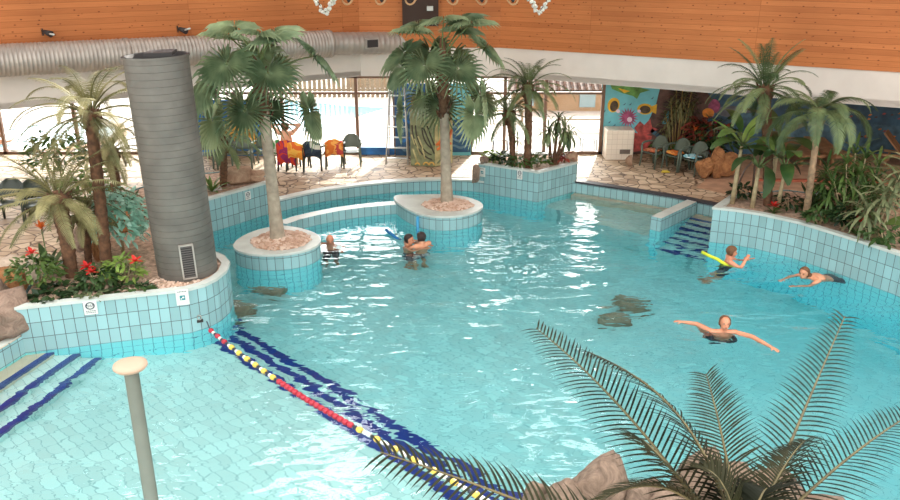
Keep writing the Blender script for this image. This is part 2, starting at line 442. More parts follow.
# glass front: one window per bay
mull = [-15.55, -13.2, -11.0, -8.9, -6.75, -4.9, -2.72, -1.62, -0.1, 0.62, 1.6, 2.78, 4.45]
for i in range(len(mull) - 1):
    x0, x1 = mull[i], mull[i + 1]
    w = struct(thing('window_%d' % (i + 1), '', '')); del w['label']; del w['category']
    fw = 0.09
    m = MB()
    m.box((x0, GY, 1.45), (fw, 0.1, 2.3)); m.box(((x0 + x1) / 2, GY, 0.34), (x1 - x0 + fw, 0.1, 0.08)); m.box(((x0 + x1) / 2, GY, 2.57), (x1 - x0 + fw, 0.1, 0.08))
    if i not in (7, 8): m.box(((x0 + x1) / 2, GY, 2.1), (x1 - x0, 0.08, 0.07))
    if i == len(mull) - 2: m.box((x1, GY, 1.45), (fw, 0.1, 2.3))
    m.build('window_frame', M_frame, w)
    m = MB(); m.box(((x0 + x1) / 2, GY + 0.01, 1.45), (x1 - x0 - fw, 0.012, 2.2)); m.build('pane', M_glass, w)
m = MB(); m.box((10.1, 23.5, 1.45), (11.3, 0.16, 2.34)); struct(m.build('wall_mural', M_fascia))
# ceiling boards, unseen, added to shape the light; roof lights along the far wall
def roof_panel(x0, x1, y0, y1):
    m = MB(); m.box(((x0 + x1) / 2, (y0 + y1) / 2, ROOF + 0.1), (x1 - x0, y1 - y0, 0.2)); struct(m.build('ceiling_shade', M_wood))
ROOFS = [(-15.7, -9.2, 17.0, 24), (-6.6, -5.0, 17.0, 24), (-2.4, 2.2, 17.0, 24), (4.3, 15.7, 17.0, 24), (-15.7, 15.7, 12.8, 17.0)]
for r_ in ROOFS: roof_panel(*r_)
for x in (-7.5, -2.5, 2.5, 7.5):
    m = MB(); m.box((x, 10, ROOF + 0.4), (0.18, 26, 0.4)); struct(m.build('ceiling_beam', M_wood))

m = MB(); m.box((-0.82, 23.2, 6.6), (1.0, 0.12, 5.2)); struct(m.build('trim_22', plain('dark_brown_corner_shade', (58, 40, 30), .7)))  # added dark board standing in for the shade of the corner recess
# ================================================================ outdoors beyond the glass
m = MB(); m.box((0, 44, 0.1), (90, 41.0, 0.3)); struct(m.build('ground_outside', M_bright))
# ---------------------------------------------------------------- light
wd = bpy.data.worlds.new('sky'); scene.world = wd; wd.use_nodes = True
wn = wd.node_tree; bg = wn.nodes['Background']
tc = wn.nodes.new('ShaderNodeTexCoord'); sx = wn.nodes.new('ShaderNodeSeparateXYZ'); wn.links.new(tc.outputs['Generated'], sx.inputs[0])
mr = wn.nodes.new('ShaderNodeMapRange'); mr.inputs['From Min'].default_value = 0.5; mr.inputs['From Max'].default_value = 0.75
mr.inputs['To Min'].default_value = SKY_FRONT; mr.inputs['To Max'].default_value = SKY_BACK
mr.interpolation_type = 'SMOOTHSTEP'
wn.links.new(sx.outputs['Y'], mr.inputs['Value'])
mz_ = wn.nodes.new('ShaderNodeMapRange'); mz_.interpolation_type = 'SMOOTHSTEP'
mz_.inputs['From Min'].default_value = 0.3; mz_.inputs['From Max'].default_value = 0.85; mz_.inputs['To Min'].default_value = 0.0; mz_.inputs['To Max'].default_value = SKY_TOP
wn.links.new(sx.outputs['Z'], mz_.inputs['Value'])
ad_ = wn.nodes.new('ShaderNodeMath'); ad_.operation = 'ADD'; wn.links.new(mr.outputs[0], ad_.inputs[0]); wn.links.new(mz_.outputs[0], ad_.inputs[1]); wn.links.new(ad_.outputs[0], bg.inputs[1])
bg.inputs[0].default_value = (1.0, 0.98, 0.95, 1)
s = bpy.data.lights.new('sun', 'SUN'); s.energy = 9.0; s.angle = R(1.0); s.color = (1.0, 0.94, 0.84)
so = bpy.data.objects.new('sun', s); COL.objects.link(so)
so.rotation_euler = Vector((-0.22, -0.82, -0.55)).to_track_quat('-Z', 'Y').to_euler()
# ---------------------------------------------------------------- camera
cd = bpy.data.cameras.new('camera'); cam = bpy.data.objects.new('camera', cd); COL.objects.link(cam)
cam.location = (0, 0, CZ); cam.rotation_euler = (PI / 2 - TH, 0, 0)
cd.sensor_fit = 'HORIZONTAL'; cd.sensor_width = 36.0; cd.lens = 36.0 * FPX / 900.0; cd.clip_end = 200
scene.camera = cam
vs = scene.view_settings; vs.view_transform = 'Standard'; vs.look = 'None'; vs.gamma = 1.0; vs.use_curve_mapping = False; vs.exposure = 0.0
scene.cycles.max_bounces = 10; scene.cycles.transparent_max_bounces = 12; scene.cycles.transmission_bounces = 8
scene.cycles.use_denoising = True
# ================================================================ planters and islands
M_peb = leafmat('gravel_pebbles', (190, 156, 134), (236, 218, 202), 0.7, 0.0)
M_pebd = plain('pebble_bed', (176, 144, 122), 0.8, 0, 0.2, 30)
def inset(pts, w):
    n = len(pts); out = []
    a = sum(pts[i][0] * pts[(i + 1) % n][1] - pts[(i + 1) % n][0] * pts[i][1] for i in range(n)); sg = 1 if a > 0 else -1
    for i in range(n):
        p0, p1, p2 = Vector(pts[i - 1]), Vector(pts[i]), Vector(pts[(i + 1) % n])
        d1 = (p1 - p0).normalized(); d2 = (p2 - p1).normalized()
        n1 = Vector((-d1.y, d1.x)) * sg; n2 = Vector((-d2.y, d2.x)) * sg
        b = (n1 + n2); b = b / max(0.35, b.length_squared / 2) if b.length > 1e-6 else n1
        out.append((p1.x + b.x * w, p1.y + b.y * w))
    return out
def smooth_loop(pts, it=2):
    for _ in range(it):
        o = []
        for i in range(len(pts)):
            a, c = pts[i], pts[(i + 1) % len(pts)]
            o += [(a[0] * .75 + c[0] * .25, a[1] * .75 + c[1] * .25), (a[0] * .25 + c[0] * .75, a[1] * .25 + c[1] * .75)]
        pts = o
    return pts
def inside(p, poly):
    r = False; n = len(poly)
    for i in range(n):
        a, c = poly[i], poly[(i + 1) % n]
        if (a[1] > p[1]) != (c[1] > p[1]) and p[0] < (c[0] - a[0]) * (p[1] - a[1]) / (c[1] - a[1]) + a[0]: r = not r
    return r
def pebbles(m, poly, z, n, r, seed, flat=0.6):
    rnd = random.Random(seed); xs = [p[0] for p in poly]; ys = [p[1] for p in poly]; k = 0
    while k < n:
        x, y = rnd.uniform(min(xs), max(xs)), rnd.uniform(min(ys), max(ys))
        if not inside((x, y), poly): continue
        q = r * rnd.uniform(0.6, 1.3)
        m.ball((x, y, z + q * 0.15), (q, q * rnd.uniform(.7, 1), q * flat), 6, 4, 0, Matrix.Rotation(rnd.uniform(0, 6), 3, 'Z')); k += 1
def planter(name, label, pts, z, rimw, soil, zb=-2.5, rim_pts=None, cat='planter', fillmat=None, dz=-0.05):
    t = thing(name, label, cat, (0, 0, 0))
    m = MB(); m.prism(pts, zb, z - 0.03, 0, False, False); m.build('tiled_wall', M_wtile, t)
    inn = inset(pts, rimw); outn = inset(pts, -0.015)
    m = MB(); n = len(pts); b = 0
    rng = range(n) if rim_pts is None else rim_pts
    for i in rng:
        j = (i + 1) % n
        q = [outn[i], outn[j], inn[j], inn[i]]
        m.prism(q, z - 0.05, z)
    m.build('rim', M_rim, t)
    m = MB(); m.prism(inset(pts, 0.04), z - 0.3, z + dz, 0, True, False); m.build(soil, fillmat or M_soil, t)
    return t
LP = [(-6.75, 11.38), (-4.33, 12.09), (-4.08, 12.3), (-3.95, 12.55), (-3.88, 12.9), (-3.92, 13.3), (-4.1, 13.62), (-4.45, 13.95), (-5.1, 14.55), (-5.6, 15.3), (-5.72, 16.2), (-5.42, 17.15),
      (-4.31, 18.63), (-4.5, 19.2), (-5.5, 19.75), (-6.8, 19.2), (-7.5, 17.7), (-7.5, 16.2), (-7.2, 14.9), (-6.95, 13.6), (-7.0, 12.3)]
tl = planter('planter', 'turquoise tiled planter wall around the grey column and feather palms', LP, 0.8, 0.13, 'soil', rim_pts=range(0, 12))
RPt = [(5.67, 16.55), (6.1, 16.38), (6.53, 16.12), (7.13, 15.54), (7.72, 14.62), (8.23, 13.7), (8.75, 12.3), (9.2, 10.4), (9.5, 8.0), (10.6, 7.0), (12, 8), (11.8, 12), (10.8, 15.2), (9.3, 17.2), (7.8, 18.0), (6.45, 17.6)]
tr_ = planter('planter', 'long curved turquoise tiled planter wall with banana plants beside the far steps', RPt, 0.8, 0.14, 'soil', rim_pts=[0, 1, 2, 3, 4, 5, 6, 7, 8, 15])
CPt = [(0.75, 20.42), (2.21, 19.5), (3.34, 20.5), (3.1, 21.5), (1.05, 21.6)]
tcp = planter('planter', 'pointed turquoise tiled planter box jutting into the pool below small palms', CPt, 0.8, 0.12, 'soil', rim_pts=range(5))
def island(label, pts, gc, gr, z, seed, sx=1.0, sy=1.0):
    t = thing('island_planter', label, 'planter', (0, 0, 0))
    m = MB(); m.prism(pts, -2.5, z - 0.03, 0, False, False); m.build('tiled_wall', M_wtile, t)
    m = MB(); m.prism(inset(pts, -0.02), z - 0.05, z, 0, True, True); bevel(m.build('rim', M_rim, t), 0.015, 2)
    g = [(gc[0] + gr * sx * math.cos(a * PI / 16), gc[1] + gr * sy * math.sin(a * PI / 16)) for a in range(32)]
    m = MB(); m.lathe([(gr, 0.003), (gr * 0.7, 0.05), (gr * 0.3, 0.08), (0.01, 0.09)], (gc[0], gc[1], z), 32, 0, True, sx, sy)
    m2 = MB()
    rnd = random.Random(seed)
    for k in range(330):
        a = rnd.uniform(0, 2 * PI); q = math.sqrt(rnd.random()); r_ = 0.042 * rnd.uniform(.6, 1.3)
        m2.ball((gc[0] + gr * sx * q * math.cos(a), gc[1] + gr * sy * q * math.sin(a), z + 0.09 * (1 - q) + 0.012), (r_, r_ * .8, r_ * .6), 6, 4, 0, Matrix.Rotation(a * 3, 3, 'Z'))
    gb = m.build('pebble_bed', M_pebd, t)
    st = m2.build('gravel', M_peb, gb); st['kind'] = 'stuff'
    return t
I1 = smooth_loop([((x + 3.5) * .95 - 3.48, (y - 15.7) * .95 + 15.68) for x, y in [(-4.45, 15.2), (-4.0, 14.86), (-3.4, 14.83), (-2.85, 15.1), (-2.62, 15.6), (-2.8, 16.15), (-3.25, 16.55), (-3.75, 16.75), (-4.25, 16.4), (-4.52, 15.75)]], 2)
I2 = smooth_loop([(-1.5, 18.98), (-0.95, 17.75), (-0.45, 17.3), (0.2, 17.3), (0.7, 17.75), (0.8, 18.3), (0.4, 18.85), (-0.15, 19.05), (-0.8, 19.0)], 2)
island('round tiled island with pebbles around the fan palm beside the grey column', I1, (-3.5, 15.68), 0.6, 0.35, 1)
island('rounded tiled island with pebbles around the fan palm in front of the carved totem', I2, (-0.05, 18.15), 0.53, 0.35, 2, 1.12, 0.95)
# curved dividing wall between the islands
c0 = [P(286, 221.5, .3), P(300, 216.8, .3), P(318, 212.5, .3), P(340, 208.2, .3), P(362, 205.2, .3), P(385, 203, .3), P(406, 201.5, .3)]
dv = [(p.x, p.y) for p in c0]
dvo = strip_off(dv, 0.3)
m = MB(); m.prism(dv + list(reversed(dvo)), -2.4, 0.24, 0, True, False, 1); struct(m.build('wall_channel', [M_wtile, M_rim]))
m = MB(); pebbles(m, [(-6.3, 11.65), (-4.4, 12.22), (-4.05, 12.6), (-4.02, 13.25), (-4.2, 13.5), (-4.7, 13.4), (-5.0, 12.7), (-6.2, 12.2)], 0.75, 420, 0.03, 5)
g = m.build('gravel', M_peb); tag(g, 'small pinkish pebbles strewn around the foot of the grey column', 'gravel', None, 'stuff')
# ================================================================ big ventilation column
M_col = plain('grey_ribbed_metal', (100, 98, 92), 0.5, 0.15, 0.1, 2.5)
M_coldark = plain('dark_duct_inside', (52, 50, 50), 0.7)
M_galv = plain('galvanised_steel', (172, 166, 158), 0.42, 0.4, 0.06, 4)
t = thing('ventilation_column', 'tall grey ribbed metal ventilation column standing in the palm planter', 'ventilation column', (-4.56, 12.99, 0.75))
t.rotation_euler = (0, R(-1.5), 0)
z = 0.0; H = 3.66; rc = 0.5; m = MB()
while z < H - 0.02:
    m.lathe([(rc, z), (rc, z + 0.107)], seg=56); m.lathe([(rc, z + 0.107), (rc - 0.005, z + 0.108), (rc - 0.005, z + 0.111), (rc, z + 0.112)], seg=56, mi=1, smooth=False); z += 0.112
m.lathe([(rc, H), (rc + 0.02, H), (rc + 0.02, H + 0.03)], seg=56, smooth=False); m.build('duct_shell', [M_col, plain('duct_seam', (72, 70, 66), .6, .1)], t)
m = MB(); m.lathe([(rc + 0.02, H + 0.03), (rc - 0.03, H + 0.03), (rc - 0.03, H - 0.5)], seg=48); m.lathe([(rc - 0.03, H - 0.4), (0.01, H - 0.42)], seg=48); m.build('open_top', M_coldark, t)
m = MB(); m.box((0.05, 0.1, H + 0.05), (0.42, 0.5, 0.05), R(8)); m.build('top_plate', M_coldark, t)
ga = R(-68)
gd = Vector((math.cos(ga), math.sin(ga), 0)); gt = Vector((-gd.y, gd.x, 0))
def onface(m, c, w, h, th, mi=0, d=gd):
    m.box((c.x, c.y, c.z), (th, w, h), math.atan2(d.y, d.x), mi)
m = MB(); c = gd * (rc + 0.012) + Vector((0, 0, 0.36)); onface(m, c, 0.2, 0.56, 0.05); g = m.build('louvre_grille', M_coldark, t)
m = MB()
for s_ in (-1, 1): onface(m, c + gt * (0.105 * s_), 0.025, 0.6, 0.075)
onface(m, c + Vector((0, 0, .29)), 0.23, 0.025, 0.075); onface(m, c + Vector((0, 0, -.29)), 0.23, 0.025, 0.075)
m.build('grille_frame', M_galv, g)
m = MB()
for k in range(14): onface(m, c + Vector((0, 0, -.26 + k * .04)), 0.18, 0.012, 0.065)
m.build('louvre_slats', plain('louvre_grey', (104, 98, 94), 0.5, 0.3), g)
# ================================================================ air duct along the wall
nw = Vector((0.561, -0.827)); LA2 = Vector(LA) + nw * 0.46; LB2 = Vector(LB) + nw * 0.46
def dct(px, py): return onplane(px, py, LA2, LB2)
dA = dct(-60, 63.5); dB = dct(328, 43.8); dC = dct(396, 42.6)
def ribbed(m, a, b, r, step, rib, seg=28):
    L = (b - a).length; n = int(L / step); d = (b - a).normalized(); path = []; rad = []
    for i in range(n):
        for f, q in ((0, 0), (0.62, 0), (0.74, rib), (0.9, rib)):
            path.append(a + d * ((i + f) * step)); rad.append(r + q)
    path.append(b); rad.append(r); m.tube(path, rad, seg)
t = thing('air_duct', 'long horizontal ribbed metal air duct running below the wood boards', 'air duct', tuple(dA))
m = MB(); ribbed(m, Vector((0, 0, 0)), dB - dA, 0.35, 0.09, 0.009); m.build('wide_duct', M_galv, t)
d_ = (dB - dA).normalized()
m = MB(); m.tube([dB - dA - d_ * 0.06, dB - dA + d_ * 0.06], [0.37, 0.37], 28); m.build('collar', M_galv, t); m = MB(); q = dA + (dB - dA) * 0.42; m.tube([q - dA - d_ * .05, q - dA + d_ * .05], [0.372, 0.372], 28); m.build('collar', M_galv, t)
m = MB(); ribbed(m, dB - dA, dC - dA, 0.3, 0.16, 0.006)
el = [dC - dA, dC - dA + d_ * 0.15 + Vector((0.05, 0.02, 0)), dC - dA + d_ * 0.25 + Vector((0.1, 0.12, -0.02))]
m.tube(el, [0.3, 0.3, 0.27], 28); m.build('narrow_duct', M_galv, t)
vc = dct(367, 42.5) - dA; nn = Vector((nw.x, nw.y, 0.0)); va = math.atan2(nw.y, nw.x)
m = MB(); m.box(tuple(vc + nn * 0.28), (0.08, 0.4, 0.27), va); g = m.build('air_outlet', M_galv, t)
m = MB(); m.box(tuple(vc + nn * 0.31), (0.05, 0.33, 0.2), va); m.build('outlet_mesh', M_coldark, g)
# hanger rods
for (px0, py0, px1, py1) in ((50, 34, 55, 47), (185, 31, 190, 40)):
    p0 = onplane(px0, py0, Vector(LA) + nw * .2, Vector(LB) + nw * .2); p1 = dct(px1, py1)
    w0 = onplane(px0 - 8, py0 - 2, LA, LB)
    lab = 'small wall spotlight on the wood boards above the far end of the duct' if px0 < 100 else 'small wall spotlight on the wood boards above the grey column'
    t = thing('wall_spotlight', lab, 'spotlight', tuple(w0), 0, None)
    d0 = p0 - w0
    m = MB(); m.box((0, 0, 0), (0.08, 0.05, 0.16), math.atan2(nw.y, nw.x)); m.tube([(0, 0, 0), tuple(d0 * 0.6)], 0.02, 6); m.build('bracket', M_coldark, t)
    m = MB(); m.tube([tuple(d0 * 0.3 + Vector((0, 0, .02))), tuple(d0 * 1.15)], [0.045, 0.075], 10); m.build('lamp_head', M_coldark, t)
    m = MB(); m.tube([tuple(d0 * 0.8), tuple(p1 + nn * 0.1 + Vector((0, 0, .28)) - w0)], 0.022, 6); m.build('support_rod', M_rim, t)
# ================================================================ hanging glass garlands and wooden hoops
M_gl = plain('milky_glass_beads', (222, 226, 216), 0.15, 0.0, 0.1, 9)
M_hoop = plain('pale_bent_wood', (200, 160, 116), 0.5)
M_cord = plain('dark_cord', (80, 60, 48), 0.8)
m = MB(); m.box((0, 20, ROOF + 0.12), (16, 0.16, 0.22)); struct(m.build('ceiling_beam', M_wood))
def garland(px, label, seed):
    c = W(px, 13, 20.0); rnd = random.Random(seed)
    t = thing('glass_chandelier', label, 'chandelier', tuple(c), 0, 'hanging chandeliers')
    m = MB()
    for s_ in (-1, 1):
        for k in range(13):
            f = k / 12; x = s_ * (0.03 + 0.27 * f ** 0.8); z = 0.5 * f
            for q in range(3):
                m.ball((x + rnd.uniform(-.05, .05), rnd.uniform(-.05, .05), z + rnd.uniform(-.04, .04)), rnd.uniform(.022, .045), 7, 5)
    m.build('glass_beads', M_gl, t)
    m = MB(); m.tube([(-0.3, 0, 0.5), (-.12, 0, .2), (0, 0, 0), (.12, 0, .2), (0.3, 0, 0.5), (0, 0, 0.7), (-0.3, 0, 0.5)], 0.012, 6); m.tube([(0, 0, .7), (0, 0, ROOF + 0.02 - c.z)], 0.008, 6); m.build('hanging_frame', M_cord, t)
garland(325, 'bead chandelier hanging above the fan palm near the grey column', 1)
garland(539, 'bead chandelier hanging above the small palms of the pointed planter', 2)
hoopn = {348: 'wooden hoop pendant hanging next to the bead chandelier over the air duct', 381: 'wooden hoop pendant hanging above the air duct outlet', 411: 'wooden hoop pendant hanging over the edge of the fan palm crown before the totem',
         452: 'wooden hoop pendant hanging straight above the fan palm crown before the totem', 481: 'wooden hoop pendant hanging between fan palm crown and pointed planter palms', 512: 'wooden hoop pendant next to the bead chandelier above the pointed planter'}
tag(MB().box((0, 0, 0), (.17, .12, .12)).build('wall_lamp', M_rim, None, (-.55, 23.05, 4.48)), 'small white lamp box in the dark corner recess above the fan palm', 'wall lamp')
for px, lab in hoopn.items():
    c = W(px, 4.5, 20.2)
    t = thing('hoop_pendant', lab, 'pendant', tuple(c), 0, 'wooden hoop pendants')
    s_ = -1 if px < 432 else 1
    m = MB(); m.tube([(0.13 * math.cos(a) + s_ * -0.03 * math.sin(a), 0.05 * math.sin(a * 2), 0.16 + 0.16 * math.sin(a)) for a in [R(-90 + 20 * k) for k in range(18)] + [R(-90)]], 0.024, 6, cap=False); m.build('hoop', M_hoop, t)
    m = MB(); m.ball((0.02, 0, 0.14), (0.05, 0.05, 0.1), 10, 6); m.build('dark_bulb', M_coldark, t)
    m = MB(); m.tube([(0, 0, 0.22), (0, 0, ROOF + 0.02 - c.z)], 0.007, 5); m.build('cord', M_cord, t)
# ================================================================ signs on the tiled walls
M_sign = plain('white_sign_plate', (224, 224, 218), 0.4)
M_ink = plain('dark_sign_print', (70, 76, 86), 0.6)
M_teal = plain('teal_sign_print', (30, 130, 140), 0.5)
M_redp = plain('red_print', (190, 50, 40), 0.5)
def sign(px, py, w, h, a, b, label, style):
    c = onplane(px, py, a, b)
    d = Vector((b[0] - a[0], b[1] - a[1], 0)).normalized(); nrm = Vector((d.y, -d.x, 0))
    if nrm.y > 0: nrm = -nrm
    t = thing('wall_sign', label, 'sign', tuple(c), 0, None)
    ang = math.atan2(d.y, d.x)
    def pl(m, x, z, ww, hh, th): q = d * x + nrm * (0.012 + th) + Vector((0, 0, z)); m.box(tuple(q), (ww, 0.008, hh), ang)
    m = MB(); q = nrm * 0.012; m.box(tuple(q), (w, 0.018, h), ang); m.build('plate', M_sign, t)
    if style == 'ring':
        m = MB()
        for k in range(20):
            a_ = k * PI / 10; pl(m, -w * .0 + w * 0.3 * math.cos(a_), h * 0.16 + h * 0.24 * math.sin(a_), w * .11, h * .08, 0.006)
        for k in range(7): pl(m, -w * .2 + k * w * .066, h * 0.16 + (-1) ** k * h * .05, w * .06, h * .1, 0.006)
        m.build('pictogram', M_ink, t)
        m = MB()
        for r_ in range(2):
            for k in range(5): pl(m, -w * .3 + k * w * .15, -h * .22 - r_ * h * .12, w * .1, h * .06, 0.006)
        m.build('small_print', M_ink, t)
    else:
        m = MB(); pl(m, 0, -h * .02, w * .42, h * .3, 0.006); m.build('pictogram', M_teal, t)
        m = MB(); pl(m, w * .06, -h * .0, w * .16, h * .1, 0.011); pl(m, -w * .1, -h * .08, w * .08, h * .08, .011); m.build('pictogram_figure', M_sign, t)
        m = MB()
        for k in range(6): pl(m, -w * .3 + k * w * .12, h * .38, w * .08, h * .06, 0.006)
        m.build('small_print', M_ink, t)
lpa, lpb = (-6.75, 11.38), (-4.33, 12.09)
sign(90.5, 307.5, 0.2, 0.23, lpa, lpb, 'white sign with round pictogram on the tiled wall below the red flowers', 'ring')
sign(182.5, 297, 0.2, 0.27, lpa, lpb, 'white sign with teal square on the tiled wall below the grey column', 'teal')
sign(247.5, 195.5, 0.15, 0.19, (-5.42, 17.15), (-4.31, 18.63), 'small white sign on the tiled wall behind the fan palm trunk', 'ring')
sign(482.5, 172, 0.17, 0.24, CPt[0], CPt[1], 'white sign near the outer edge of the pointed planter', 'teal')
sign(520, 174.5, 0.14, 0.24, CPt[0], CPt[1], 'white sign near the front corner of the pointed planter', 'ring')
# ================================================================ lane rope
M_fr = plain('red_float', (176, 40, 58), 0.35); M_fy = plain('yellow_float', (232, 196, 84), 0.35); M_fw = plain('white_float', (232, 230, 222), 0.35); M_fb = plain('black_float', (40, 44, 60), 0.35)
rpx = [(203, 324), (222, 340), (240, 354), (275, 379), (307, 400), (345, 422), (380, 441), (420, 463), (460, 486), (500, 508)]
rpt = [P(x, y, 0.015) for x, y in rpx]; ra = rpt[0]
t = thing('lane_rope', 'floating lane rope of red yellow and white floats above the blue stripes', 'lane rope', tuple(ra))
def along(d):
    for i in range(len(rpt) - 1):
        L = (rpt[i + 1] - rpt[i]).length
        if d <= L or i == len(rpt) - 2: return rpt[i].lerp(rpt[i + 1], d / L) - ra, (rpt[i + 1] - rpt[i])
        d -= L
Lr = sum((rpt[i + 1] - rpt[i]).length for i in range(len(rpt) - 1))
m = MB(); m.tube([(-0.06, 0.06, 0.32), (0.04, -0.02, 0.2)] + [tuple(along(.3 + (Lr - .3) * k / 40)[0]) for k in range(41)], 0.011, 6); m.build('rope_line', M_ink, t)
m = MB(); m.lathe([(0.01, -0.046), (0.034, -.042), (0.045, -.02), (0.045, .02), (0.034, .042), (0.01, .046)], seg=12)
fm = {c: m.mesh('float_' + c, mt) for c, mt in (('red', M_fr), ('yellow', M_fy), ('white', M_fw))}
m = MB(); m.lathe([(0.01, -0.03), (0.03, -.026), (0.03, .026), (0.01, .03)], seg=10); fm['black'] = m.mesh('float_black', M_fb); m2 = m; fm['small'] = m.mesh('float_small', M_fw)
x = 0.34; k = 0
while x < Lr - 0.1 and k < 96:
    if x < 0.95: c = ('red', 'small', 'black')[k % 3]
    elif x < 2.55: c = ('yellow', 'black', 'small')[k % 3]
    elif x < 4.3: c = 'red'
    else: c = ('yellow', 'small', 'small', 'black')[k % 4]
    q, dr = along(x)
    o = link('float', fm[c], t, tuple(q), (0, PI / 2, math.atan2(dr.y, dr.x))); x += 0.103 if c in ('red', 'yellow') else .078; k += 1
t = thing('rope_anchor', 'small dark metal anchor holding the lane rope to the tiled wall', 'anchor', tuple(onplane(200, 319, (-4.33, 12.09), (-4.08, 12.3))))
m = MB(); m.box((0, -0.01, -0.03), (0.1, 0.03, 0.05), R(25)); m.build('plate', M_coldark, t)
m = MB(); m.tube([(0.035 * math.cos(a), -0.03, 0.04 + 0.045 * math.sin(a)) for a in [R(k * 30) for k in range(13)]], 0.007, 5, cap=False); m.build('ring', M_galv, t)
# ================================================================ pole in the shallow end
t = thing('water_pole', 'slim pale pole with flat round cap standing in the shallow water', 'pole', (-3.24, 7.22, SHAL))
M_pole = plain('grey_green_paint', (108, 116, 106), 0.4, 0.1, 0.05, 3)
m = MB(); m.lathe([(0.13, 0), (0.13, 0.02), (0.075, 0.04), (0.072, 2.7), (0.06, 2.72)], seg=20, cap=True); m.build('post', M_pole, t)
m = MB(); m.lathe([(0.06, 2.71), (0.15, 2.74), (0.17, 2.765), (0.165, 2.79), (0.12, 2.805), (0.01, 2.81)], seg=28, cap=True); m.build('cap', plain('cream_cap', (188, 160, 138), 0.45), t)
# ================================================================ rocks
def rock_mat(name, c1, c2):
    k = NT(name); v = k.coord('Object'); n1 = k.noise(v, 4.5, 8, 0.7, 1.2)
    r = k.ramp(n1.outputs[0], [(0.3, c1), (0.7, c2)]); k.link(r.outputs[0], k.b.inputs['Base Color']); k.rough(0.85); k.bump(n1.outputs[0], 0.9, 0.1); return k.m
M_rtan = rock_mat('tan_rock', (150, 112, 88), (206, 176, 148)); M_rora = rock_mat('orange_rock', (120, 74, 44), (200, 142, 90)); M_rgry = rock_mat('grey_brown_rock', (112, 92, 78), (180, 154, 136)); M_rwh = rock_mat('pale_rock', (190, 168, 144), (234, 218, 200))
def rock(loc, size, mat, label, seed, rz=0.0, npts=15, group=None, name='boulder', noisy=0.12):
    """rounded many-faced boulder: the soft envelope of random cutting planes"""
    rnd = random.Random(seed); pls = []
    for k in range(npts + 3):
        u_ = Vector((rnd.gauss(0, 1), rnd.gauss(0, 1), rnd.gauss(0, 1))).normalized(); pls.append((u_, rnd.uniform(.7, 1.0)))
    for u_ in ((1, 0, 0), (-1, 0, 0), (0, 1, 0), (0, -1, 0), (0, 0, 1), (0, 0, -1)): pls.append((Vector(u_), rnd.uniform(.85, 1.0)))
    bm = bmesh.new(); bmesh.ops.create_icosphere(bm, subdivisions=4, radius=1.0)
    off = Vector((seed * 1.7, 0, 0)); pw = 34.0
    for v in bm.verts:
        u_ = v.co.normalized(); e = sum((max(0.0, u_.dot(n_)) / d_) ** pw for n_, d_ in pls) ** (-1.0 / pw)
        e *= 1 + noise.noise(u_ * 2.2 + off) * noisy + noise.noise(u_ * 6 + off) * noisy * .35
        v.co = Vector((u_.x * size[0], u_.y * size[1], u_.z * size[2])) * e
    zmin = min(v.co.z for v in bm.verts)
    for v in bm.verts: v.co.z -= zmin
    me = bpy.data.meshes.new(name); bm.to_mesh(me); bm.free(); me.materials.append(mat)
    for p_ in me.polygons: p_.use_smooth = True
    o = link(name, me, None, loc, (0, 0, rz)); tag(o, label, 'rock', group); return o
# ================================================================ plants
M_frond = leafmat('feather_palm_leaf', (84, 86, 52), (158, 152, 106), 0.5, 0.2)
M_frondg = leafmat('green_palm_leaf', (60, 82, 54), (130, 146, 100), 0.45, 0.2)
M_fan = leafmat('fan_palm_leaf', (96, 120, 88), (172, 188, 146), 0.32, 0.3)
M_trunkf = plain('pale_smooth_trunk', (158, 146, 128), 0.8, 0, 0.12, 7, 0.3)
M_trunkb = plain('brown_fibrous_trunk', (98, 70, 50), 0.9, 0, 0.25, 12, 0.6)
M_leafd = leafmat('dark_green_leaf', (30, 52, 30), (70, 96, 52), 0.4, 0.2)
M_leafm = leafmat('mid_green_leaf', (48, 78, 40), (104, 130, 68), 0.4, 0.25)
M_leafy = leafmat('yellow_green_leaf', (110, 146, 62), (172, 190, 104), 0.4, 0.3)
M_leafb = leafmat('silvery_blue_green_leaf', (150, 206, 186), (220, 240, 228), 0.45, 0.15)
M_leafv = leafmat('variegated_ground_leaf', (66, 84, 54), (150, 156, 116), 0.5, 0.2)
M_redl = leafmat('red_flower_petal', (190, 36, 34), (226, 66, 56), 0.45, 0.2)
M_oral = leafmat('orange_flower_petal', (216, 96, 40), (238, 140, 70), 0.45, 0.2)
M_crot = leafmat('croton_red_leaf', (120, 52, 48), (190, 96, 74), 0.45, 0.2)
M_pink = leafmat('pink_flower', (206, 40, 110), (226, 80, 140), 0.45, 0.2)
M_stem = plain('green_stem', (96, 112, 64), 0.6, 0, 0.1, 8)
M_cane = plain('pale_cane_stem', (170, 154, 120), 0.7, 0, 0.12, 9)
M_bamboo = plain('golden_cane', (176, 146, 88), 0.6, 0, 0.12, 8)
def curve_pts(L, elev, bend, n, pw=1.4):
    """midrib of a frond in the XZ plane, starting at elevation elev and bending down by bend"""
    p = Vector((0, 0, 0)); out = [(p.copy(), elev)]; ds = L / n
    for i in range(n):
        a = elev - bend * ((i + 0.5) / n) ** pw
        p = p + Vector((math.cos(a), 0, math.sin(a))) * ds; out.append((p.copy(), elev - bend * ((i + 1) / n) ** pw))
    return out
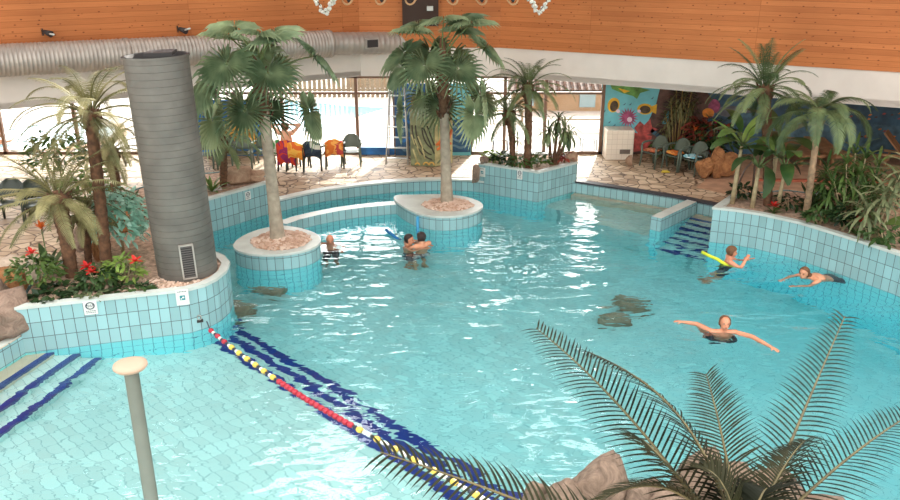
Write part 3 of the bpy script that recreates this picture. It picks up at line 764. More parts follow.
def frond(name, L, elev, bend, nl, ll, lw, seed, mat, vee=0.3, sweep=0.9, droop=0.8, segs=3, bare=0.12, twist=0.0, rr=0.012, pw=1.4, stemmat=None, side=0.0):
    rnd = random.Random(seed); m = MB(); N = 16; cp = curve_pts(L, elev, bend, N, pw)
    if side:
        for i, (p, a) in enumerate(cp): p.y += side * (i / N) ** 2
    m.tube([p for p, a in cp], [rr * (1 - 0.8 * i / N) + 0.002 for i in range(N + 1)], 5, 1, False)
    for i in range(nl):
        f = bare + (1 - bare) * (i + 0.5) / nl; q = f * N; k = min(int(q), N - 1); fr = q - k
        p = cp[k][0].lerp(cp[k + 1][0], fr); a = cp[k][1] * (1 - fr) + cp[k + 1][1] * fr
        t = Vector((math.cos(a), 0, math.sin(a))); nrm = Vector((-math.sin(a), 0, math.cos(a)))
        fl = ll * (0.45 + 0.55 * math.sin(PI * min(1, (f - bare) / (1 - bare) * 0.86 + 0.16))) * (1 if f < 0.9 else 0.8)
        for s_ in (-1, 1):
            sw = sweep * (0.75 + 0.5 * f) + rnd.uniform(-.07, .07)
            d = t * math.cos(PI / 2 - sw * 0.6) + Vector((0, s_, 0)) * math.sin(PI / 2 - sw * 0.6)
            d = (d + nrm * (vee + rnd.uniform(-.08, .08) + twist * s_)).normalized()
            wv = t.cross(d).normalized(); wv = d.cross(wv).normalized()   # width direction roughly along the rib
            fl2 = fl * rnd.uniform(.92, 1.06); rows = []
            pos = p.copy(); dd = d.copy()
            for j in range(segs + 1):
                g = j / segs; w_ = lw * (0.7 + 0.6 * g if g < 0.4 else 1.0 - 0.97 * (g - 0.4) / 0.6) * 0.5
                rows.append([pos - wv * w_, pos + wv * w_])
                dd = (dd + Vector((0, 0, -1)) * droop * (1.0 / segs)).normalized(); pos = pos + dd * (fl2 / segs)
            m.strip(rows, 0)
    return m.mesh(name, [mat, stemmat or mat])
def trunk_mesh(name, pts, rad, mat, seed=0, rough=0.06, rings=True):
    m = MB(); n = 26; P_ = [Vector(p) for p in pts]; path = []; rr = []
    for i in range(n + 1):
        f = i / n * (len(P_) - 1); k = min(int(f), len(P_) - 2); g = f - k
        path.append(P_[k].lerp(P_[k + 1], g)); r_ = rad[k] * (1 - g) + rad[k + 1] * g
        rr.append(r_ * (1 + (rough if i % 2 else -rough) * (1 if rings else .3)))
    m.tube(path, rr, 12, 0, True)
    return m.mesh(name, mat)
def feather_palm(label, base, top, L, nfr, mat, seed, ll=0.2, lw=0.03, nl=26, rad=(0.11, 0.09), group=None, tiers=None, trunkmat=None, mid=None, name='feather_palm', skirt=True, young=None):
    base = Vector(base); top = Vector(top)
    t = thing(name, label, 'palm', tuple(base), 0, group)
    tp = top - base; md = Vector(mid) - base if mid else tp * 0.5 + Vector((0.03, 0, 0))
    link('trunk', trunk_mesh('trunk', [Vector((0, 0, -0.06)), md, tp], [rad[0], (rad[0] + rad[1]) / 2, rad[1]], trunkmat or M_trunkb, seed), t)
    if skirt:
        m = MB(); m.lathe([(rad[1] * 0.9, -0.34), (rad[1] * 1.7, -0.12), (rad[1] * 1.5, 0.03), (0.02, 0.1)], tuple(tp), 10)
        rnd = random.Random(seed)
        for k in range(26):
            a = rnd.uniform(0, 6.28); z = rnd.uniform(-.3, 0.02); r_ = rad[1] * 1.35
            m.tube([tp + Vector((math.cos(a) * r_, math.sin(a) * r_, z)), tp + Vector((math.cos(a) * (r_ + .05), math.sin(a) * (r_ + .05), z + 0.09))], [0.022, 0.008], 5)
        m.build('crown_shaft', M_trunkb, t)
    tiers = tiers or [(R(66), R(70), .8), (R(44), R(92), 1.0), (R(18), R(84), 1.0), (R(-12), R(60), .85)]
    ms = [[frond('frond', L * s_ * (1 + .06 * q), e + (q - .5) * .2, b * (1 + (q - .5) * .25), nl, ll, lw, seed * 7 + i * 3 + q, mat, side=(q - .5) * L * .16) for q in (0, 1)] for i, (e, b, s_) in enumerate(tiers)]
    rnd = random.Random(seed + 50); k = 0; ga = 2.39996
    for i in range(nfr):
        ti = min(len(tiers) - 1, int(len(tiers) * i / nfr)); a = i * ga + rnd.uniform(-.15, .15)
        o = link('frond', ms[ti][i % 2], t, tuple(tp + Vector((math.cos(a), math.sin(a), 0)) * rad[1] * .6 + Vector((0, 0, 0.04 - .03 * ti))), (rnd.uniform(-.12, .12), rnd.uniform(-.1, .1), a))
        q = rnd.uniform(.9, 1.08); o.scale = (q, q, q)
    return t
def fan_mesh(name, rad, npl, petiole, pel, seed, mat, droop=0.35):
    """one fan leaf: petiole from the origin along +X rising at angle pel, then a pleated fan whose tips split and hang"""
    rnd = random.Random(seed); m = MB(); N = 6; path = []
    for i in range(N + 1):
        f = i / N; path.append(Vector((petiole * f * math.cos(pel - f * .25), 0, petiole * f * math.sin(pel - f * .25))))
    m.tube(path, [0.02 - .008 * i / N for i in range(N + 1)], 6, 1)
    h = path[-1]; a0 = pel - .25 - droop
    ax = Vector((math.cos(a0), 0, math.sin(a0))); ay = Vector((0, 1, 0)); az = ax.cross(ay)
    span = R(325); joined = 0.38
    def pt(th, r_, lift):
        q = ax * (math.cos(th) * r_) + ay * (math.sin(th) * r_) + az * lift
        return h + q
    prevb = None
    for k in range(npl):
        th0 = -span / 2 + span * k / npl; th1 = -span / 2 + span * (k + 1) / npl; tm = (th0 + th1) / 2
        Lk = rad * (0.8 + 0.2 * math.cos(tm * 0.5)) * rnd.uniform(.94, 1.05)
        cup = lambda r_: -0.10 * (r_ / rad) ** 2 * rad + 0.03 * rad
        rj = Lk * joined; pl = 0.085 * rad
        b = len(m.v)
        A = pt(th0, 0.03, 0); B = pt(tm, 0.03, 0.0); C = pt(th1, 0.03, 0)
        D = pt(th0, rj, cup(rj) - pl); E = pt(tm, rj, cup(rj) + pl); F_ = pt(th1, rj, cup(rj) - pl)
        r2 = Lk * .8; w2 = (th1 - th0) * 0.14
        sag = Vector((0, 0, -1)) * rad * rnd.uniform(.02, .07)
        G = pt(tm - w2, r2, cup(r2)) + sag; Hh = pt(tm, r2, cup(r2) + pl * .6) + sag; I = pt(tm + w2, r2, cup(r2)) + sag
        T = pt(tm + rnd.uniform(-.02, .02), Lk, cup(Lk)) + Vector((0, 0, -1)) * rad * rnd.uniform(.06, .22)
        m.v += [tuple(x) for x in (A, B, C, D, E, F_, G, Hh, I, T)]
        for f in ((0, 3, 4, 1), (1, 4, 5, 2), (3, 6, 7, 4), (4, 7, 8, 5), (6, 9, 7), (7, 9, 8)): m.face([b + i for i in f], 0, None, False)
    return m.mesh(name, [mat, M_stem])
def fan_palm(label, base, top, crown, seed, rb=0.185, rt=0.1, R_=0.7, n=20, clear=None):
    base, top, crown = Vector(base), Vector(top), Vector(crown)
    t = thing('fan_palm', label, 'palm', tuple(base))
    H_ = top - base
    link('trunk', trunk_mesh('trunk', [Vector((0, 0, -0.05)), H_ * .06, H_ * .3, H_ * .7, H_], [rb, rb * .82, rb * .68, rb * .6, rt], M_trunkf, seed, 0.012), t)
    m = MB(); cs = crown - base
    m.tube([H_ - Vector((0, 0, .35)), H_ + (cs - H_) * .3, H_ + (cs - H_) * .7, cs], [rt * 1.05, rt * 1.35, rt * 1.05, 0.05], 10)
    rnd = random.Random(seed)
    for k in range(46):
        a = rnd.uniform(0, 6.28); f = rnd.uniform(-.3, .8); q = H_ + (cs - H_) * f
        m.tube([q + Vector((math.cos(a), math.sin(a), 0)) * rt * 1.1, q + Vector((math.cos(a) * rt * 1.9, math.sin(a) * rt * 1.9, rnd.uniform(.04, .16)))], [0.03, 0.008], 4)
    m.build('leaf_bases', M_trunkb, t)
    ms = {}
    for q in range(3):
        ms[('u', q)] = fan_mesh('leaf', R_ * .88, 28, 0.75 + .12 * q, R(62), seed + q, M_fan, 0.75)
        ms[('m', q)] = fan_mesh('leaf', R_, 29, 1.0 + .1 * q, R(30), seed + 5 + q, M_fan, 1.15)
        ms[('d', q)] = fan_mesh('leaf', R_ * 1.03, 29, 0.95 + .1 * q, R(-4), seed + 9 + q, M_fan, 1.05)
    ga = 2.39996
    for i in range(n):
        f = i / n; ti = 'u' if f < .26 else 'm' if f < .62 else 'd'
        a = i * ga + rnd.uniform(-.2, .2)
        if clear and ti == 'd' and clear[0] < math.degrees(a) % 360 < clear[1]: continue
        p = cs + (H_ - cs) * (0.15 + .75 * f)
        q = rnd.uniform(.9, 1.06)
        link('leaf', ms[(ti, i % 3)], t, tuple(p), (rnd.uniform(-.25, .25), rnd.uniform(-.15, .15), a), q)
    return t
fan_palm('tall fan palm on the pebbled island beside the grey column', W(278, 240, 15.68), W(263, 106, 15.72), W(256, 56, 15.75), 3, clear=(285, 360))
fan_palm('tall fan palm on the pebbled island before the carved totem', W(447, 206, 18.2), W(444, 103, 18.22), W(442, 38, 18.25), 8, clear=(250, 290))
# ---- feather palms in the planter round the column
feather_palm('largest feather palm leaning beside the grey column, crown above the others', P(107, 270, .74), W(90, 112, 13.3), 1.34, 34, M_frond, 11, ll=0.165, lw=0.021, nl=32, rad=(0.1, 0.1), mid=W(100, 200, 13.2))
feather_palm('squat feather palm with thick brown trunk behind the red flowers', P(72, 277, .74), W(57, 196, 12.9), 1.3, 34, M_frond, 12, ll=0.16, lw=0.021, nl=32, rad=(0.1, 0.14), tiers=[(R(60), R(50), .9), (R(34), R(60), 1.0), (R(12), R(55), 1.0), (R(-8), R(52), .85)])
feather_palm('small slender feather palm standing between two bigger trunks', P(88, 264, .74), W(83, 214, 13.4), 0.72, 24, M_frond, 13, ll=0.12, lw=0.018, nl=24, rad=(0.06, 0.07))
feather_palm('feather palm growing behind the others close to the grey column', P(118, 205, .74), W(109, 150, 15.6), 1.0, 24, M_frond, 14, ll=0.15, lw=0.021, nl=28, rad=(0.1, 0.11))
feather_palm('little feather palm at the planter tip by the rocks', P(223, 186, .74), W(222, 140, 17.9), 0.95, 20, M_frondg, 15, ll=0.15, lw=0.022, nl=26, rad=(0.09, 0.08))
# ---- palms of the pointed planter
feather_palm('tallest feather palm of the pointed planter', P(527, 168, .74), W(528, 86, 20.3), 1.22, 26, M_frondg, 21, ll=0.16, lw=0.026, nl=28, rad=(0.1, 0.09))
feather_palm('lower feather palm at the side of the tall one in the pointed planter', P(513, 166, .74), W(509, 112, 20.5), 1.12, 22, M_frondg, 22, ll=0.16, lw=0.026, nl=26, rad=(0.07, 0.1))
# ---- palms of the curved planter
feather_palm('tallest feather palm of the curved planter, crown against the wood boards', P(768, 206, .74), W(765, 88, 17.0), 1.08, 34, M_frondg, 31, ll=0.18, lw=0.026, nl=28, rad=(0.1, 0.11), tiers=[(R(72), R(40), .95), (R(50), R(80), 1.0), (R(18), R(80), 1.1), (R(-10), R(60), 1.1)])
feather_palm('broad feather palm with scarred trunk and long hanging fronds in the curved planter', P(806, 217, .74), W(820, 112, 15.9), 1.3, 18, M_frondg, 32, ll=0.24, lw=0.03, nl=34, rad=(0.075, 0.055), mid=W(812, 170, 15.7), trunkmat=plain('scarred_tan_trunk', (146, 120, 94), .85, 0, .25, 9, .5), tiers=[(R(48), R(110), .8), (R(30), R(128), 1.0), (R(14), R(118), 1.0)])
# ================================================================ broad leaf plants
def leaf_blade(m, M, L, w, bend, mi=0, fold=0.15, n=6, tip=1.6):
    rows = []; p = Vector((0, 0, 0)); a = 0.0
    for i in range(n + 1):
        f = i / n; ww = w * 0.5 * (math.sin(PI * min(0.98, f * 0.9 + .06)) ** 0.8)
        rows.append([M @ (p + Vector((0, -ww, ww * fold))), M @ p, M @ (p + Vector((0, ww, ww * fold)))])
        a -= bend / n; p = p + Vector((math.cos(a), 0, math.sin(a))) * (L / n)
    m.strip(rows, mi)
def orient(loc, az, el, roll=0.0):
    return Matrix.Translation(loc) @ Matrix.Rotation(az, 4, 'Z') @ Matrix.Rotation(-el, 4, 'Y') @ Matrix.Rotation(roll, 4, 'X')
def banana(label, base, h, nl, L, w, seed, mat=None, lean=(0, 0), rad=0.07):
    rnd = random.Random(seed); t = thing('banana_plant', label, 'banana plant', tuple(base), 0, None)
    tp = Vector((lean[0], lean[1], h))
    m = MB(); m.tube([(0, 0, -.05), tuple(tp * .5), tuple(tp)], [rad, rad * .85, rad * .55], 10); m.build('stem', M_cane, t)
    for i in range(nl):
        a = i * 2.4 + rnd.uniform(-.3, .3) + seed; e = R(68 - 55 * i / max(1, nl - 1)) + rnd.uniform(-.1, .1)
        m = MB(); Lp = 0.3 * L
        d = Vector((math.cos(a) * math.cos(e), math.sin(a) * math.cos(e), math.sin(e)))
        m.tube([tuple(tp - Vector((0, 0, .05))), tuple(tp + d * Lp)], [0.022, 0.014], 6, 1)
        leaf_blade(m, orient(tp + d * Lp, a, e, rnd.uniform(-.4, .4)), L * rnd.uniform(.85, 1.1), w * rnd.uniform(.85, 1.1), R(rnd.uniform(50, 100)), 0)
        m.build('leaf', [mat or M_leafm, M_stem], t)
    return t
def rosette(name, label, base, n, L, w, e0, e1, bend, mat, seed, cat='plant', stem=0.0, group=None, flower=None, parts=True, stemmat=None, fl_h=0.3):
    rnd = random.Random(seed); t = thing(name, label, cat, tuple(base), 0, group)
    m = MB()
    for i in range(n):
        a = i * 2.4 + rnd.uniform(-.2, .2); e = e0 + (e1 - e0) * i / max(1, n - 1) + rnd.uniform(-.1, .1)
        leaf_blade(m, orient(Vector((0, 0, stem)), a, e, rnd.uniform(-.2, .2)), L * rnd.uniform(.8, 1.1), w * rnd.uniform(.85, 1.15), bend * rnd.uniform(.7, 1.3), 0, .2, 5)
    m.build('leaves', mat, t)
    if stem > 0.02:
        m = MB(); m.tube([(0, 0, -.05), (0.01, 0, stem * .5), (0, 0, stem + .02)], [0.04, .035, .03], 8); m.build('stem', stemmat or M_cane, t)
    if flower:
        m = MB(); m.tube([(0, 0, 0), (0, 0, fl_h - .06)], .01, 5, 1)
        for i in range(12):
            a = i * 2.4; e = R(75 - 60 * i / 11)
            leaf_blade(m, orient(Vector((0, 0, fl_h - .08)), a, e), .15, .05, R(20), 0, .2, 4)
        m.build('flower', [flower, M_stem], t)
    return t
def bush(name, label, base, rx, ry, rz_, n, L, w, mat, seed, cat='shrub', blooms=None, group=None, stems=4, dropmat=None):
    rnd = random.Random(seed); t = thing(name, label, cat, tuple(base), 0, group)
    m = MB()
    for i in range(n):
        a = rnd.uniform(0, 2 * PI); u_ = rnd.uniform(-.6, 1); q = rnd.uniform(.6, 1) ; c = math.sqrt(max(0, 1 - u_ * u_))
        p = Vector((math.cos(a) * c * rx * q, math.sin(a) * c * ry * q, rz_ * (0.55 + .5 * u_ * q)))
        leaf_blade(m, orient(p, a + rnd.uniform(-.8, .8), rnd.uniform(-.4, .8), rnd.uniform(-.6, .6)), L * rnd.uniform(.7, 1.2), w * rnd.uniform(.8, 1.2), R(rnd.uniform(10, 60)), 0, .15, 3)
    m.build('leaves', mat, t)
    m = MB()
    for i in range(stems):
        a = rnd.uniform(0, 6.28); m.tube([(0.02 * math.cos(a), .02 * math.sin(a), -.05), (rx * .4 * math.cos(a), ry * .4 * math.sin(a), rz_ * .8)], [0.016, .008], 5)
    m.build('stem', M_cane, t)
    if blooms:
        for k, (dx, dy, dz, bm_, s_) in enumerate(blooms):
            m = MB()
            for i in range(9):
                leaf_blade(m, orient(Vector((dx, dy, dz)), i * 2.4, R(70 - 60 * i / 8)), s_ * rnd.uniform(.8, 1.1), s_ * .5, R(30), 0, .2, 3)
            m.tube([(dx * .8, dy * .8, dz * .4), (dx, dy, dz)], .006, 4, 1)
            m.build('flower', [bm_, M_stem], t)
    return t
def cane_plant(name, label, base, canes, leafL, leafw, mat, seed, cat='plant', bend=R(70), stemmat=None, nper=16, rad=0.018, group=None, e0=R(75), e1=R(-10), spread=0.0):
    """canes: list of (dx,dy,h); each carries a tuft of strap leaves on top"""
    rnd = random.Random(seed); t = thing(name, label, cat, tuple(base), 0, group)
    for j, (dx, dy, h) in enumerate(canes):
        m = MB(); m.tube([(dx * .25, dy * .25, -.05), (dx * .6, dy * .6, h * .5), (dx, dy, h)], [rad * 1.2, rad, rad * .8], 7); c = m.build('cane', stemmat or M_cane, t)
        m = MB()
        for i in range(nper):
            f = i / (nper - 1); leaf_blade(m, orient(Vector((dx, dy, h - (.25 * leafL + spread) * f)), i * 2.4 + seed, e0 + (e1 - e0) * f), leafL * rnd.uniform(.8, 1.1), leafw, bend * rnd.uniform(.7, 1.2), 0, .25, 4)
        m.build('leaf_tuft', mat, c)
    return t
# planter round the column
bush('blue_green_shrub', 'silvery blue-green shrub standing close beside the grey column', P(124, 254, .74), .46, .42, 1.25, 620, .2, .065, M_leafb, 41)
bush('flowering_shrub', 'bushy green shrub with a red bloom near the pale boulders', P(38, 286, .74), .42, .35, .5, 240, .13, .06, M_leafm, 42, blooms=[(.06, -.1, .62, M_redl, .13)])
bush('flowering_shrub', 'green shrub with red blooms before the leaning palm trunks', P(100, 288, .74), .34, .3, .38, 170, .14, .06, M_leafd, 43, blooms=[(-.1, -.12, .42, M_redl, .13), (.0, -.2, .36, M_redl, .12)])
bush('flowering_shrub', 'light green shrub with one red bloom nearest the grey column', P(125, 282, .74), .34, .3, .42, 190, .14, .055, M_leafy, 44, blooms=[(.28, -.12, .42, M_redl, .14)])
rosette('bird_of_paradise', 'bird of paradise plant with orange flower behind the red blooms', P(50, 274, .74), 9, .6, .16, R(80), R(45), R(35), M_leafd, 45, flower=M_oral, fl_h=.92)
for i, (px, py, lab) in enumerate([(62, 291, 'low dark ground cover under the squat feather palm'), (88, 296, 'low variegated ground cover at the planter rim under the leaning palm'), (133, 290, 'low leafy ground cover along the rim near the teal sign'), (112, 272, 'low ground cover around the foot of the leaning palm trunk'), (48, 300, 'sparse ground cover at the rim close to the planter corner')]):
    bush('ground_cover', lab, P(px, py, .74), .36, .2, .1, 90, .13, .07, M_leafv if i % 2 else M_leafd, 60 + i, 'plant', stems=2)
bush('leafy_shrub', 'bright green shrub in the planter behind the largest feather palm', P(92, 205, .74), .6, .4, .8, 200, .24, .08, M_leafm, 47)
bush('leafy_shrub', 'broad green shrub near the tub wall behind the squat palm', P(62, 178, .3), .9, .6, 1.2, 300, .26, .09, M_leafm, 49)
rosette('agave', 'small spiky green plant at the planter edge right behind the grey column', P(212, 192, .74), 14, .5, .09, R(80), R(20), R(25), M_leafm, 48)
rosette('agave', 'spiky dark plant among rocks by the blue-green shrub', P(128, 212, .74), 12, .5, .1, R(80), R(15), R(20), M_leafd, 50)
# pointed planter
def low(px, py, lab, seed, mat=M_leafm, s_=.3, h=.32, z=.74):
    return bush('low_shrub', lab, P(px, py, z), s_, s_ * .7, h, 95, .16, .07, mat, seed)
low(494, 163, 'low green shrub at the outer end of the pointed planter', 71, M_leafy); low(502, 165, 'low dark shrub under the lower palm of the pointed planter', 72, M_leafd, .26)
low(519, 168, 'low shrub between both palms of the pointed planter', 73); low(538, 167, 'low green shrub beneath the dragon tree', 74, M_leafm, .32, .36)
low(563, 163, 'reddish low shrub spilling over the inner end of the pointed planter', 75, M_crot, .26, .3)
cane_plant('dragon_tree', 'dragon tree with thick bent trunk in the pointed planter', P(552, 165, .74), [(.12, 0, 1.25), (.3, .05, 1.0), (-.12, .05, .95), (.42, .1, .8)], .48, .05, M_frondg, 76, 'dragon tree', R(85), M_trunkb, 36, .04, e1=R(-45))
cane_plant('slim_dracaena', 'thin single stemmed plant at the outer palm of the pointed planter', P(516, 165, .74), [(.02, 0, .7)], .3, .04, M_leafm, 77)
# curved planter: bananas and friends
banana('banana plant with bright yellow-green top leaf at the planter corner near the steps', P(732, 204, .74), 1.35, 9, .85, .28, 81, M_leafm, (0.05, 0), .055)
banana('banana plant with dark leaves second along the curved planter rim', P(752, 208, .74), .95, 8, .85, .27, 82, M_leafd, (.03, 0), .055)
banana('short banana plant close to the red bromeliad in the curved planter', P(777, 210, .74), .95, 8, .85, .27, 84, M_leafm, (.05, 0), .05)
banana('banana plant behind the tallest palm of the curved planter', P(768, 198, .74), 1.25, 9, .95, .3, 85, M_leafd, (.1, .1))
bt_ = bpy.data.objects['banana_plant']
for a_, e_ in ((R(150), R(50)), (R(20), R(62))):
    m = MB(); leaf_blade(m, orient(Vector((.05, 0, 1.33)), a_, e_, .5), .85, .24, R(25)); m.build('leaf', [M_leafy, M_stem], bt_)
rosette('agave', 'agave with upright dark pointed leaves behind the scarred palm trunk', P(813, 212, .74), 12, .75, .09, R(84), R(35), R(10), M_leafd, 86)
rosette('bromeliad', 'red bromeliad at the curved rim beneath the banana plants', P(773, 213, .74), 10, .28, .07, R(60), R(15), R(40), M_leafm, 87, flower=M_redl, fl_h=.22)
rosette('bromeliad', 'taller red bromeliad at the curved rim near the frame edge', P(858, 236, .74), 10, .32, .08, R(60), R(15), R(40), M_leafm, 88, flower=M_redl, fl_h=.36)
cane_plant('lady_palm', 'tall clump of thin canes with light green tufts in the curved planter', P(848, 222, .74), [(-.45, 0, .9), (-.2, .1, 1.25), (.05, 0, 1.05), (.2, .15, 1.35), (.4, 0, .95), (-.3, .2, .6), (.15, -.1, .7), (.5, .2, 1.2), (0, .2, 1.45), (-.5, .25, 1.1)], .5, .06, M_leafm, 89, 'plant', R(60), M_cane, 28, .014, e1=R(-30), spread=.3)
cane_plant('corn_plant', 'pale striped corn plant on bare forked stems at the curved rim', P(868, 240, .74), [(.15, 0, .95), (.4, .1, 1.2), (-.1, .05, .6), (.65, .15, 1.35)], .6, .07, M_leafv, 90, 'plant', R(85), M_cane, 28, .022)
t_ = thing('philodendron', 'plant with one huge drooping leaf at the curved rim', 'plant', tuple(P(872, 238, .74)))
for i, (a, e, L, w) in enumerate(((R(-20), R(60), .9, .36), (R(150), R(50), .6, .3), (R(60), R(55), .7, .3), (R(-100), R(20), .4, .22))):
    m = MB(); d = Vector((math.cos(a) * math.cos(e), math.sin(a) * math.cos(e), math.sin(e))) * .35
    m.tube([(0, 0, -.03), tuple(d)], [.018, .012], 6, 1); leaf_blade(m, orient(d, a, e * .5, .3), L, w, R(60)); m.build('leaf', [M_leafm, M_stem], t_)
low(742, 200, 'dark low shrub around the stem of the corner banana plant', 91, M_leafd, .3, .35); low(790, 210, 'dark low shrub below the broad palm beside the red bromeliad', 92, M_leafd, .35, .32)
low(818, 224, 'dark low shrub at the foot of the scarred palm trunk', 93, M_leafd, .34, .32); low(885, 246, 'dark green low shrub at the rim by the frame edge', 94, M_leafd, .4, .35)
low(842, 230, 'leafy low shrub between the scarred palm and the taller bromeliad', 95, M_leafd, .25, .5)
low(898, 225, 'pale leafy shrub behind the huge drooping leaf', 97, M_leafv, .5, .9)
bush('leafy_shrub', 'dense green shrub filling the gap behind the lady palm canes', P(846, 214, .74), .7, .5, 1.0, 300, .3, .06, M_leafm, 111)
# bed against the mural: bamboo, crotons, flowers
cane_plant('bamboo', 'clump of golden bamboo canes before the sea mural', P(676, 156, .3), [(-.3, 0, 1.6), (-.15, .1, 2.0), (0, 0, 2.1), (.12, .1, 1.8), (.28, 0, 2.05), (-.4, .1, 1.2), (.4, .1, 1.5)], .32, .05, M_frond, 101, 'bamboo', R(60), M_bamboo, 54, .018, e1=R(-50), spread=.75)
bush('croton', 'red leaved croton bush beside the bamboo clump', P(698, 158, .3), .5, .4, 1.2, 220, .22, .07, M_crot, 102, blooms=[(-.25, -.3, .9, M_oral, .16), (.3, -.3, 1.1, M_pink, .12), (-.1, -.35, .7, M_oral, .13)])
bush('croton', 'darker croton bush with yellow-green leaves next to the red one', P(716, 160, .3), .6, .45, 1.2, 220, .24, .08, M_leafd, 103, blooms=[(.1, -.3, 1.0, M_crot, .2)])
bush('leafy_shrub', 'low green shrub below the bamboo canes behind the chairs', P(668, 160, .3), .55, .35, .6, 150, .2, .08, M_leafm, 104)
bush('leafy_shrub', 'green shrub behind the boulders next to the croton bushes', P(706, 165, .3), .6, .35, .7, 170, .22, .09, M_leafd, 105)
# ================================================================ rocks
rock(P(14, 296, .3) + Vector((0, 0, 0.0)), (.34, .3, .28), M_rora, 'smooth orange boulder resting at the corner of the palm planter', 1, .3)
rock(P(10, 282, .3), (.42, .3, .26), M_rwh, 'pale boulder lying behind the smooth orange one', 2, .8)
rock(P(33, 283, .3), (.3, .2, .3), M_rwh, 'pale boulder between shrub and orange boulder', 3, .2)
rock(P(9, 345, .1), (.42, .42, .46), M_rgry, 'large grey brown rock standing at the water corner below the orange boulder', 4, .5)
rock(P(-8, 318, .3), (.4, .4, .4), M_rgry, 'grey brown rock cut off by the frame beside the orange boulder', 5, .5)
rock(P(90, 252, .74) + Vector((-.15, .2, -.3)), (.26, .25, .46), M_rgry, 'upright grey rock behind the small slender palm', 6, .2)
rock(P(99, 262, .74) + Vector((0, .1, -.1)), (.14, .12, .32), M_rora, 'pointed pinkish stone next to the leaning palm trunk', 7, .2)
rock(P(108, 225, .74), (.5, .35, .3), M_rgry, 'broad grey rock behind the blue-green shrub', 8, .2)
rock(P(130, 228, .74), (.35, .3, .32), M_rora, 'rusty rock in the planter tight by the grey column', 9, .6)
rock(P(238, 184, .74), (.42, .25, .24), M_rtan, 'tan rock behind the fan palm at the planter tip', 10, .1)
rock(P(255, 182, .74), (.3, .2, .16), M_rtan, 'low tan rock at the very tip of the planter', 11, .3)
rock(P(484, 165, .74), (.15, .13, .13), M_rgry, 'brown stone at the outer end of the pointed planter', 12, .3)
rock(P(476, 183, .3), (.11, .11, .26), M_rgry, 'brown stone block leaning on the outer end of the pointed planter', 13, .3)
rock(P(571, 163, .74), (.2, .16, .18), M_rtan, 'stone at the inner end of the pointed planter', 14, .4)
rock(P(706, 179, .3) + Vector((0, .1, 0)), (.26, .24, .3), M_rora, 'orange boulder next to the chair with the blue towel', 15, .2)
rock(P(714, 179, .3) + Vector((0.05, .1, 0)), (.22, .22, .42), M_rora, 'pointed orange boulder second beside the towel chairs', 16, .9)
rock(P(727, 179, .3) + Vector((0.05, .2, 0)), (.34, .28, .36), M_rora, 'brown orange boulder behind the corner banana plant', 17, 1.3)
rock(P(645, 152, .3), (.7, .3, .36), M_rtan, 'big tan rock below the sea mural behind the chairs', 18, .1)
rock(P(840, 212, .74), (.6, .28, .2), M_rtan, 'flat tan rock ledge behind the curved planter shrubs', 19, -.5)
rock(P(885, 222, .74), (.7, .3, .2), M_rtan, 'flat tan rock ledge near the frame edge of the curved planter', 20, -.5)
rock(P(628, 166, .3), (.1, .1, .16), M_rtan, 'small rock beside the white tiled box', 21, 0)

for (px, py, sx_, sy_, rz_, lab, sd_) in ((265, 287, .5, .26, -.4, 'grey submerged mound just before the pebbled island of the nearer fan palm', 31), (239, 307, .4, .28, -.3, 'grey submerged mound by the rounded planter end', 32), (634, 294, .42, .26, -.2, 'grey submerged mound in the deep water, farther of two', 33), (613, 309, .34, .24, -.1, 'grey submerged mound in the deep water, nearer of two', 34)):  # low grey mounds on the pool floor, set as patches under the water
    p_ = P(px, py, -.4); rock((p_.x, p_.y, -1.37 if px < 400 else -1.75), (sx_, sy_, .3), M_rtan, lab, sd_, rz_, 14, None, 'submerged_mound')
